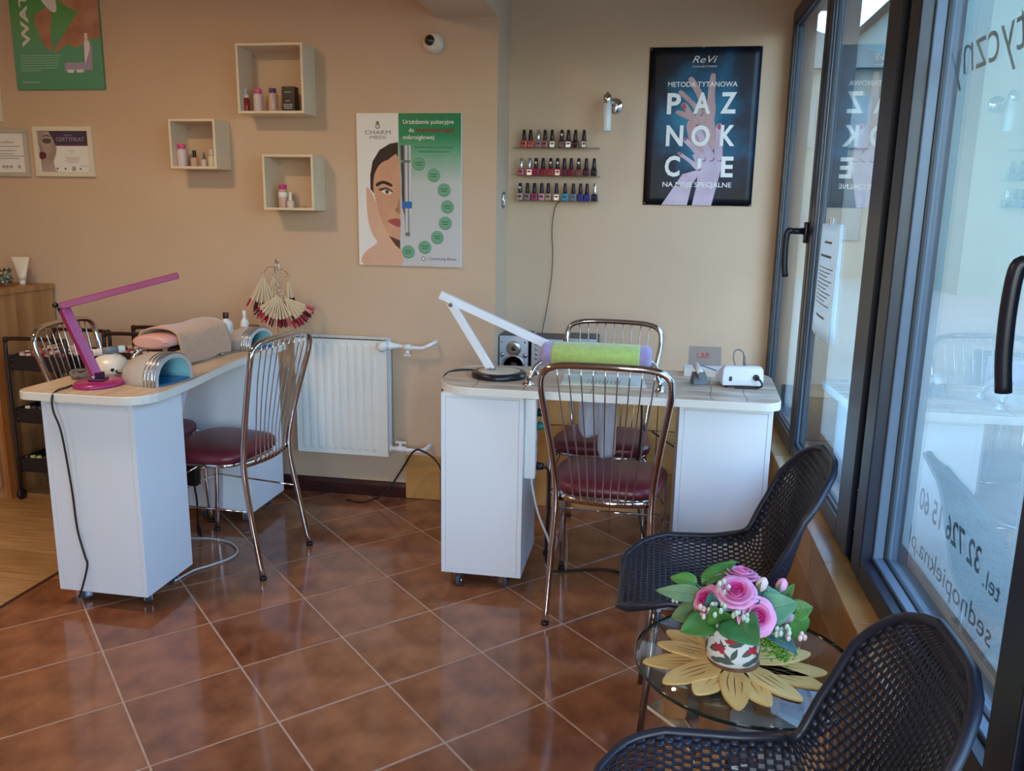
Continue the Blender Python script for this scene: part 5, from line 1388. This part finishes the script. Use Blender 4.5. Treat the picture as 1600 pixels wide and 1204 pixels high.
# ---- black trolleys with bottles
def trolley(lb, x0, x1, y0, y1, ztop, fill, zs):
    r = thing('storage_trolley', lb, 'trolley', ((x0 + x1) / 2, (y0 + y1) / 2, 0), 0, 'black storage trolleys')
    TB = mat('black_steel', (34, 33, 42), .45)
    BR = mat('brown_black_tube', (48, 34, 32), .4)
    for yy in (y0, y1):
        MB().tube([(x0, yy, .05), (x0, yy, ztop - .05), (x0 + .008, yy, ztop - .018), (x0 + .035, yy, ztop), (x1 - .035, yy, ztop), (x1 - .008, yy, ztop - .018), (x1, yy, ztop - .05), (x1, yy, .05)], .009, 10, 4).build('end_frame', BR, r, world=True)
        for xx in (x0, x1):
            MB().lathe([(.008, -.010), (.024, -.008), (.026, 0), (.024, .008), (.008, .010)], (xx, yy, .026), 16, axis=(1, 0, 0)).cyl((xx, yy, .03), (xx, yy, .055), .008, seg=8).build('caster', BLACK, r, world=True)
    out = []
    for z_ in zs:
        o = MB(); a_, b_, c_, d_ = x0 + .008, x1 - .008, y0 + .010, y1 - .010
        o.bbox((a_, c_, z_), (b_, d_, z_ + .003))
        for p in (((a_, c_, z_), (b_, c_ + .003, z_ + .07)), ((a_, d_ - .003, z_), (b_, d_, z_ + .07)), ((a_, c_, z_), (a_ + .003, d_, z_ + .07)), ((b_ - .003, c_, z_), (b_, d_, z_ + .07))): o.bbox(*p)
        o.build('tray', TB, r, world=True)
        for xx in (a_ + .01, b_ - .01):
            for dz in (.02, .05): MB().sphere((xx, c_ - .001, z_ + dz), .0035, 8, 5, (1, .5, 1)).build('bolt', STEEL, r, world=True)
        out.append((a_ + .018, b_ - .018, c_ + .018, d_ - .018, z_ + .003))
    return out
t1 = trolley('black three-tier trolley standing against the oak cabinet', -2.925, -2.615, 3.29, 3.60, .775, 1, (.625, .375, .135))
t2 = trolley('black three-tier trolley near the wall behind the left desk', -2.50, -2.16, 3.40, 3.62, .80, 1, (.64, .38, .13))
potm = [mat('pot_%d' % k, c, .35) for k, c in enumerate([(228, 222, 212), (206, 120, 128), (150, 44, 60), (60, 60, 72), (222, 190, 176), (186, 196, 120), (94, 116, 150), (40, 34, 40)])]
pot_me = MB().lathe([(.006, 0), (.013, 0), (.0135, .002), (.0135, .05), (.012, .055), (.0115, .072), (.010, .074)], (0, 0, 0), 12)
pot_src = [pot_me.build('gel_pot', potm[k]) for k in range(8)]
for o in pot_src[1:]: pass
pots_named = ['white', 'rose', 'dark red', 'slate', 'blush', 'lime', 'blue', 'black']
used_src = set()
def put_pot(k, p, lb, grp):
    if k not in used_src: o = pot_src[k]; used_src.add(k)
    else: o = pot_src[k].copy(); col.objects.link(o)
    o.location = p; tag(o, lb, 'bottle', grp)
for ti, tr2 in enumerate((t1, t2)):
    for li, (a_, b_, c_, d_, z_) in enumerate(tr2):
        if ti == 1 and li > 0: continue
        nx = int((b_ - a_) / .031); ny = int((d_ - c_) / .034)
        if li > 0: ny = 2
        for i in range(nx + 1):
            for j in range(ny + 1):
                if random.random() < .12: continue
                k = random.choice((0, 0, 1, 4, 2, 3, 7)) if li == 0 else random.choice((0, 3, 1, 7)) if li == 1 else random.choice((5, 0, 5, 7))
                tier = ('top', 'middle', 'lowest')[li]
                put_pot(k, (a_ + i * (b_ - a_) / nx, c_ + j * (d_ - c_) / max(1, ny), z_ + (random.uniform(.0, .002))), '%s gel polish pot in the %s tray of the trolley %s' % (pots_named[k], tier, 'by the oak cabinet' if ti == 0 else 'behind the left desk'), '%s pots, %s tray, trolley %s' % (pots_named[k], tier, 'by the cabinet' if ti == 0 else 'behind the desk'))
for k in range(8):
    if k not in used_src: bpy.data.objects.remove(pot_src[k])

# ---- oak cabinet at the left edge with jar and tubes
OAK = mat('oak_veneer', (150, 106, 66), .45, scale=4, alt=(184, 140, 94), stretch=(6, 6, .6), detail=6)
cbn = thing('cabinet', 'oak veneered cabinet beside the black trolley', 'cabinet', (-3.25, 3.46, 0))
MB().bbox((-3.52, 3.275, .0), (-2.972, 3.69, .965)).build('body', OAK, cbn, world=True, bevel=.002)
MB().bbox((-3.53, 3.262, .965), (-2.966, 3.695, .990)).build('top_board', OAK, cbn, world=True, bevel=.002)
MB().bbox((-2.978, 3.268, .0), (-2.964, 3.31, .965)).build('corner_post', mat('orange_oak', (164, 98, 48), .45, scale=4, alt=(186, 118, 62), stretch=(6, 6, .6)), cbn, world=True, bevel=.001)
MB().bbox((-3.50, 3.258, .06), (-3.0, 3.275, .94)).build('door', OAK, cbn, world=True, bevel=.002)
MB().tube([(-3.05, 3.258, .60), (-3.05, 3.235, .60), (-3.05, 3.235, .48), (-3.05, 3.258, .48)], .005, 8, 2).build('handle', STEEL, cbn, world=True)
jr = thing('glass_jar', 'round glass bowl filled with colourful beads on the oak cabinet', 'jar', (-3.10, 3.50, .99))
MB().lathe([(.03, 0), (.05, .002), (.058, .02), (.060, .06), (.058, .082), (.056, .082), (.058, .06), (.056, .02), (.048, .005), (.02, .004)], (0, 0, 0), 28).build('bowl', MATS['clear_glass'], jr)
bd = MB()
beadm = [mat('bead_%d' % k, c, .3) for k, c in enumerate([(60, 110, 116), (214, 182, 96), (196, 190, 180), (120, 44, 58), (40, 44, 50), (150, 170, 166)])]
for k in range(150):
    a_ = random.uniform(0, 2 * PI); rr = .050 * math.sqrt(random.random()); z_ = random.uniform(.012, .082)
    bd.m = (1 if z_ > .06 and random.random() < .5 else random.randrange(6))
    bd.sphere((rr * math.cos(a_), rr * math.sin(a_), z_), .0075, 6, 4)
bd.build('bead_filling', beadm, jr)['kind'] = 'stuff'
MB().loft([[(-.02, -.0605, .03), (.03, -.0530, .03)], [(-.02, -.0612, .055), (.03, -.0538, .055)]], False, False).build('paper_label', PAPER, jr)
def tube_(lb, x, y, h, rz, mt):
    r = thing('cosmetic_tube', lb, 'tube', (x, y, .99), rz)
    MB().lathe([(.010, 0), (.014, .001), (.014, .022), (.012, .024)], (0, 0, 0), 16).build('cap', WHITE_PL, r)
    n = 18
    rings = []
    for k in range(7):
        t_ = k / 6; a_ = .017 + .026 * t_; b_ = .017 * (1 - t_) + .001
        rings.append([(a_ * math.cos(2 * PI * i / n), b_ * math.sin(2 * PI * i / n), .024 + (h - .024) * t_) for i in range(n)])
    MB().loft(rings, True, True, True).build('body', mt, r)
    return r
tube_('white cosmetic tube standing on its cap beside the glass bowl', -3.055, 3.590, .135, math.radians(15), mat('ivory_tube', (226, 214, 196), .4))
tube_('clear cosmetic tube behind the glass bowl', -3.10, 3.64, .125, .1, mat('pearl_tube', (206, 190, 170), .3))
# ================================================================== GLASS TABLE WITH FLOWERS
TX, TY, TZ, TR = .232, 1.672, .452, .236
tb = thing('side_table', 'round glass side table on wooden legs between the black chairs', 'table', (TX, TY, 0))
TG = glass_mat('table_glass', (.90, .95, .94, 1), .07, .55, 3.5)
EDGE = mat('glass_edge_green', (18, 44, 42), .08, coat=.5)
MB().lathe([(.001, -.008), (TR - .001, -.008), (TR - .001, 0), (.001, 0)], (0, 0, TZ), 72).build('glass_top', TG, tb)
MB().lathe([(TR - .0012, -.0082), (TR, -.0075), (TR + .0005, -.004), (TR, -.0005), (TR - .0012, .0002)], (0, 0, TZ), 72, cap=False).build('glass_rim', EDGE, tb)
BEECH = mat('beech_leg', (170, 124, 82), .45, scale=6, alt=(192, 146, 100), stretch=(6, 6, .6))
for a_ in (45, 135, 225, 315):
    c_, s_ = math.cos(math.radians(a_ + 17)), math.sin(math.radians(a_ + 17))
    MB().loft([[(c_ * .165 + p * .024, s_ * .165 + q * .024, 0) for p, q in ((-1, -1), (1, -1), (1, 1), (-1, 1))], [(c_ * .150 + p * .027, s_ * .150 + q * .027, TZ - .012) for p, q in ((-1, -1), (1, -1), (1, 1), (-1, 1))]], True, True, False).build('leg', BEECH, tb, bevel=.003)
    MB().cyl((c_ * .150, s_ * .150, TZ - .012), (c_ * .150, s_ * .150, TZ - .008), .016, seg=16).build('leg_cap', STEEL, tb)
MB().lathe([(.001, -.006), (.150, -.006), (.151, -.003), (.150, 0), (.001, 0)], (0, 0, .235), 48).build('lower_shelf', mat('beech_shelf', (150, 110, 78), .45, scale=6, alt=(176, 134, 96), stretch=(1, 6, 1)), tb)
# magazines and papers on the lower shelf
def magazine(lb, x, y, z, w_, h_, rz, t_, cov, tilt=0.0):
    r = thing('magazine', lb, 'magazine', (x, y, z), rz)
    R_ = Matrix.Rotation(tilt, 3, 'X')
    MB().box((0, 0, t_ / 2), (w_, h_, t_)).build('pages', PAPER, r)
    MB().box((0, 0, t_ + .0006), (w_, h_, .001)).build('cover', cov, r)
    return r
m1 = magazine('magazine with brown and white cover on the low shelf of the glass table', TX - .02, TY + .03, .2355, .20, .27, .25, .010, mat('cover_brown', (66, 44, 46), .3, scale=9, alt=(150, 120, 110)))
m2 = magazine('thin white brochure lying crosswise on the low shelf', TX + .05, TY + .02, .2475, .19, .25, -.45, .006, mat('cover_pale', (196, 198, 196), .3, scale=12, alt=(226, 226, 222)))
m3 = magazine('narrow magazine with green and red plant cover on top of the low shelf pile', TX - .085, TY + .045, .2552, .11, .22, .75, .008, mat('cover_plants', (88, 110, 84), .3, scale=16, alt=(206, 200, 196)))
m4 = magazine('small folded leaflet with dark photo on the low shelf pile', TX - .045, TY - .02, .2648, .09, .17, .35, .003, mat('cover_wine', (104, 44, 52), .3, scale=20, alt=(196, 188, 186)))

# sunflower mat made of painted wooden petals
sf = thing('sunflower_mat', 'yellow wooden sunflower place mat on the glass table', 'place mat', (TX - .028, TY - .012, TZ))
PETM = [mat('petal_yellow_%d' % k, c, .55, scale=10, alt=d, stretch=(1, 3, 1)) for k, (c, d) in enumerate([((206, 160, 84), (222, 184, 112)), ((212, 170, 96), (226, 192, 124)), ((198, 150, 78), (218, 178, 104))])]
VEIN = mat('petal_vein_brown', (112, 72, 42), .7)
n = 15
for k in range(n):
    a_ = 2 * PI * k / n + random.uniform(-.06, .06)
    L_ = .185 + random.uniform(-.022, .012)
    W_ = .050 + random.uniform(-.004, .008)
    pts = [(.03, -.014), (.07, -.026 * W_ / .04), (L_ * .62, -W_ * .60), (L_ * .84, -W_ * .42), (L_, random.uniform(-.006, .006)), (L_ * .82, W_ * .46), (L_ * .60, W_ * .58), (.07, .026 * W_ / .04), (.03, .014)]
    q = [(p.x, p.y) for p in catmull([(x_, y_, 0) for x_, y_ in pts], 4, True)]
    z0_ = .0005 + (k % 2) * .0028
    pe = MB().prism(q, z0_, z0_ + .0042, .0008).build('petal', PETM[k % 3], sf)
    pe.rotation_euler = (0, 0, a_)
    for j in range(3):
        s_ = (-.4 + .4 * j) * W_ * .7
        v_ = [(.045 + .02 * j, s_ * .5), (L_ * .5, s_ + .002 * math.sin(k + j)), (L_ * (.78 - .06 * abs(j - 1)), s_ * .8)]
        pv = catmull([(x_, y_, 0) for x_, y_ in v_], 5)
        MB().loft([[(p.x, p.y - .0011 * math.sin(PI * i / (len(pv) - 1)) - .0001, z0_ + .0044), (p.x, p.y + .0011 * math.sin(PI * i / (len(pv) - 1)) + .0001, z0_ + .0044)] for i, p in enumerate(pv)], False, False).build('vein', VEIN, pe)
MB().lathe([(.001, 0), (.054, 0), (.056, .003), (.054, .0085), (.001, .0085)], (0, 0, .0005), 40).build('centre_disc', mat('sunflower_heart', (92, 58, 38), .7, scale=40, alt=(130, 88, 54)), sf)

# pot with flowers
PX, PY, PZ = TX - .030, TY - .002, TZ + .0092
fp = thing('flower_pot', 'white pot with leaf and red flower print holding pink roses', 'plant', (PX, PY, PZ))
POTW = mat('pot_white', (226, 228, 226), .25, coat=.3)
MB().lathe([(.02, 0), (.052, 0), (.0555, .003), (.0575, .03), (.058, .092), (.0575, .094), (.055, .094), (.054, .079), (.02, .072)], (0, 0, 0), 40).build('pot', POTW, fp)
LEAFP = mat('pot_leaf_print', (78, 92, 88), .4); REDP = mat('pot_red_print', (176, 52, 66), .35)
def decal(pts, mt, name, k=1):
    """polygon in (angle, height) wrapped round the pot"""
    q = catmull([(a_, z_, 0) for a_, z_ in pts], 3, True)
    cx = sum(p.x for p in q) / len(q); cz_ = sum(p.y for p in q) / len(q)
    def w(a_, z_): r_ = .0556 + .0020 * min(1, z_ / .03) + .0004 * min(1, max(0, (z_ - .03) / .058)) + .0003 * k; return (r_ * math.cos(a_), r_ * math.sin(a_), z_)
    o = MB(); vs_ = [w(cx, cz_)] + [w(p.x, p.y) for p in q]
    o.add(vs_, [(0, i + 1, (i + 1) % len(q) + 1) for i in range(len(q))]); return o.build(name, mt, fp)
def leafd(a_, z_, L_, W_, th, mt=LEAFP, k=1):
    """leaf shaped print wrapped round the pot, finely divided so that it follows the curve"""
    n = 8
    def f(u, v):
        X_ = u * L_; Y_ = (v - .5) * W_ * math.sin(PI * min(.98, max(.02, u ** .8)))
        zz = min(.0885, max(.002, z_ + X_ * math.sin(th) + Y_ * math.cos(th))); aa = a_ + (X_ * math.cos(th) - Y_ * math.sin(th)) / .057
        r_ = (.0555 + .002 * (zz - .003) / .027 if zz < .03 else .0575 + .0005 * (zz - .03) / .058) + .0004 * k
        return (r_ * math.cos(aa), r_ * math.sin(aa), zz)
    MB().grid(f, n, 4).build('printed_leaf' if mt is LEAFP else 'printed_flower', mt, fp)
for base in range(0, 5):
    b_ = -2.6 + base * 1.256
    for (da, z_, L_, W_, th) in ((.9, .02, .03, .012, 1.2), (-.05, .052, .03, .010, 2.0), (.05, .010, .034, .012, .1), (.62, .034, .03, .008, 1.9), (0, .030, .045, .016, .5), (.35, .018, .04, .014, -.15), (-.4, .055, .04, .013, 1.0), (.2, .062, .05, .012, 2.8), (.75, .052, .036, .012, .25), (-.15, .078, .05, .008, .1), (.55, .080, .04, .007, -.1), (-.35, .012, .03, .01, 2.2)):
        leafd(b_ + da, z_, L_, W_, th)
    for j in range(5): leafd(b_ + .42, .038, .017, .009, -.4 + j * .85, REDP, 2)
    for j in range(4): leafd(b_ - .42, .058, .014, .008, .6 + j * .7, REDP, 2)
MB().lathe([(.001, .074), (.0545, .074), (.054, .078), (.001, .080)], (0, 0, 0), 24).build('moss', mat('moss_dark', (44, 62, 40), .9, var=.3, scale=60), fp)
def frame_from(dirv, roll=0.0):
    d = Vector(dirv).normalized()
    return Vector((0, 0, 1)).rotation_difference(d).to_matrix().to_4x4() @ Matrix.Rotation(roll, 4, 'Z')
ROSE = [mat('rose_outer', (232, 158, 198), .6, var=.08, scale=30), mat('rose_mid', (222, 116, 172), .6, var=.08, scale=30), mat('rose_heart', (196, 34, 122), .6)]
def rose(c, d, R_, name='rose', cols=(0, 1, 2)):
    o = MB()
    for layer, (cnt, r0, h, open_, mi) in enumerate(((3, .10, .62, .10, 2), (5, .30, .66, .20, 2), (5, .52, .62, .32, 1), (6, .74, .54, .48, 0), (7, .92, .42, .66, 0))):
        o.m = cols[mi]
        for k in range(cnt):
            a0 = 2 * PI * k / cnt + layer * .7 + random.uniform(-.12, .12)
            wdt = 2 * PI / cnt * .78
            def f(u, v, a0=a0, wdt=wdt, r0=r0, h=h, open_=open_):
                a_ = a0 + (u - .5) * wdt * 2 * (.65 + .35 * math.sin(v * PI * .8))
                rr = R_ * (r0 * .45 + (r0 * .55 + open_ * .35) * v ** 1.3 + .05 * math.sin(u * PI) * v)
                zz = R_ * (-.25 + h * 1.25 * v - .22 * open_ * v ** 4 - .10 * abs(u - .5) * 2 * v)
                return (rr * math.cos(a_), rr * math.sin(a_), zz)
            o.grid(f, 6, 5)
    o.m = cols[1]; o.sphere((0, 0, -.12 * R_), R_ * .45, 10, 6, (1, 1, .8))
    M_ = Matrix.Translation(c) @ frame_from(d)
    o.xform(M_); return o.build(name, ROSE, fp, solid=.0008)
LEAFS = [mat('leaf_fresh', (84, 138, 62), .42, scale=20, alt=(58, 112, 52)), mat('leaf_deep', (46, 104, 60), .4, scale=20, alt=(70, 130, 76)), mat('leaf_mint', (100, 156, 122), .5, scale=20, alt=(80, 136, 104)), mat('leaf_teal', (48, 86, 88), .5, scale=20, alt=(64, 104, 100)), mat('leaf_olive', (112, 134, 84), .5, scale=20, alt=(88, 116, 70))]
def leaf(c, d, up, L_, W_, mt, fold=.25, droop=.2):
    """heart shaped leaf from base point c along d"""
    W_ *= 1.15
    d = Vector(d).normalized(); up = Vector(up); s_ = d.cross(up).normalized(); n_ = s_.cross(d).normalized()
    def f(u, v):
        t_ = v; w_ = W_ / 2 * (math.sin(PI * min(1, t_ ** .62)) ** .75 if 0 < t_ < 1 else .02)
        x_ = (u - .5) * 2
        back = -.10 * L_ * (abs(x_) ** 1.5) * max(0, 1 - t_ * 4)
        return Vector(c) + d * (L_ * t_ + back) + s_ * (x_ * w_) + n_ * (fold * w_ * abs(x_) - droop * L_ * t_ * t_ + .0009 * math.sin(t_ * 26) * (1 - abs(x_)))
    o = MB().grid(f, 8, 12).build('leaf', mt, fp, solid=.0009)
    vp = [Vector(f(.5, k / 8)) + n_ * .0009 for k in range(9)]
    MB().tube(vp, [.0009, .0003], 5).build('midrib', LEAFS[4], o)
    return o
top = Vector((0, 0, .085))
cam_l = Vector((-PX, -PY, CAM.z - PZ)).normalized()
# roses: (offset right/away/up from the pot axis)
rose((-.004, -.022, .155), (-.05, -.45, .8), .036)
rose((.036, -.045, .118), (.25, -.8, .45), .036)
rose((-.060, -.012, .128), (-.6, -.35, .6), .030)
rose((.012, .045, .165), (.1, .1, 1), .034, cols=(0, 0, 1))
rose((.072, .050, .128), (.4, .1, .8), .024, cols=(1, 1, 1))
rose((-.03, .06, .15), (-.3, .5, .8), .028, cols=(0, 0, 1))
# rose buds
for c_, d_, mt_ in (((.098, .058, .142), (.3, .1, 1), ROSE[0]), ((.106, .02, .088), (.7, -.2, .5), mat('bud_mauve', (178, 142, 168), .6)), ((.050, .012, .162), (.3, -.1, .9), mat('bud_cream', (224, 204, 204), .6))):
    o = MB().lathe([(.003, -.014), (.009, -.010), (.0125, 0), (.0105, .012), (.005, .018), (.001, .020)], (0, 0, 0), 12); o.xform(Matrix.Translation(c_) @ frame_from(d_)); o.build('rose_bud', mt_, fp)
    o = MB()
    for k in range(3):
        o.grid(lambda u, v, k=k: ((.0095 + .004 * math.sin(v * PI)) * math.cos(2.1 * k + (u - .5) * 1.1 * (1 - v)), (.0095 + .004 * math.sin(v * PI)) * math.sin(2.1 * k + (u - .5) * 1.1 * (1 - v)), -.012 + .026 * v), 3, 4)
    o.xform(Matrix.Translation(c_) @ frame_from(d_)); o.build('bud_sepal', LEAFS[4], fp, solid=.0008)
L = leaf
L((-.014, -.045, .108), (.35, -.60, -.02), (0, -.75, .65), .086, .074, LEAFS[1])
L((-.030, -.04, .098), (-.2, -.35, .35), (-.2, -.9, .3), .060, .046, LEAFS[0])
L((-.050, -.035, .092), (-.65, -.35, -.05), (-.2, -.7, .7), .070, .052, LEAFS[0])
L((-.070, -.01, .100), (-.8, -.15, -.10), (-.3, -.6, .8), .065, .050, LEAFS[4])
L((-.075, .015, .125), (-.75, -.3, .18), (.2, -.8, .5), .095, .034, LEAFS[4])
L((-.065, .03, .150), (.55, .25, .45), (-.4, -.5, .7), .085, .036, LEAFS[0])
L((-.085, .025, .148), (-.6, .1, .10), (.1, -.6, .8), .055, .032, LEAFS[0])
L((.052, .0, .108), (.62, -.12, .30), (.1, -.85, .5), .075, .062, LEAFS[2])
L((.040, .02, .125), (.75, .1, .25), (0, -.5, .85), .060, .045, LEAFS[2])
L((.060, -.02, .082), (.62, -.45, -.16), (.1, -.3, .95), .078, .046, LEAFS[3])
L((.118, .03, .100), (.50, -.15, .25), (.3, -.75, .5), .045, .042, LEAFS[0])
L((.130, .025, .098), (.12, -.1, -.75), (.45, -.9, .1), .062, .044, LEAFS[0])
L((.100, .04, .112), (.25, .1, .55), (-.4, -.7, .4), .050, .020, LEAFS[0])
L((.012, -.035, .125), (.35, -.1, .35), (0, -.8, .5), .040, .030, LEAFS[3])
L((-.045, -.03, .120), (-.2, -.2, .55), (-.2, -.8, .4), .040, .032, LEAFS[3])
L((0, .06, .10), (.1, .8, .2), (0, -.2, 1), .07, .05, LEAFS[1])
L((-.05, .05, .10), (-.5, .6, .1), (0, -.2, 1), .07, .05, LEAFS[1])
# sprigs of small green-white berries
BERRY = mat('sprig_mint', (196, 214, 190), .5); BERRYP = mat('sprig_blush', (232, 206, 196), .5); FERN = mat('fern_lime', (122, 172, 62), .5, scale=30, alt=(88, 146, 50))
def sprig(c, d, n_, spread, mt, rr=.0062):
    o = MB(); st = MB()
    for k in range(n_):
        a_ = 2 * PI * k / n_ + random.uniform(-.3, .3); e = Vector((math.cos(a_) * spread, math.sin(a_) * spread * .7, random.uniform(-.008, .012))) + Vector(d).normalized() * random.uniform(.005, .018)
        p = Vector(c) + e
        o.sphere(p, rr, 7, 5, (.8, .8, 1.15)); st.tube([Vector(c), Vector(c) + e * .5 + Vector((0, 0, .002)), p], .0008, 5, 2)
    s_ = o.build('berry_sprig', mt, fp); s_['kind'] = 'stuff'
    st.build('sprig_stem', LEAFS[4], fp)
sprig((-.040, -.045, .125), (-.1, -.8, .4), 6, .013, BERRY)
sprig((.002, -.055, .120), (.1, -.8, .5), 8, .014, BERRY)
sprig((-.028, -.02, .155), (-.2, -.4, .9), 5, .010, BERRY)
sprig((.085, -.045, .090), (.4, -.7, .2), 7, .013, BERRY)
sprig((.108, -.04, .082), (.6, -.5, -.1), 5, .015, BERRYP)
sprig((-.062, -.045, .118), (-.5, -.6, .3), 4, .010, BERRYP)
sprig((-.115, .0, .118), (-1, -.2, .2), 2, .008, BERRY, .005)
o = MB()
for k in range(220):
    t_ = random.random(); c_ = Vector((.052 + .055 * t_, -.030 - .02 * t_, .068 - .028 * t_)) + Vector((random.gauss(0, .009), random.gauss(0, .008), random.gauss(0, .010)))
    o.sphere(c_, .0036, 5, 4, (1, 1, .7))
f_ = o.build('fern_tuft', FERN, fp); f_['kind'] = 'stuff'
for a_, b_ in (((.0, 0, .08), (-.004, -.022, .145)), ((.01, -.01, .08), (.036, -.045, .105)), ((-.01, 0, .08), (-.06, -.012, .12)), ((0, .01, .08), (.012, .045, .155)), ((.02, .01, .08), (.098, .058, .13)), ((.02, 0, .08), (.118, .03, .10)), ((-.02, .0, .08), (-.085, .025, .148)), ((.02, 0, .08), (.106, .02, .08))):
    MB().tube([a_, (Vector(a_) + Vector(b_)) / 2 + Vector((0, 0, .012)), b_], .0013, 6, 4).build('stem', LEAFS[4], fp)
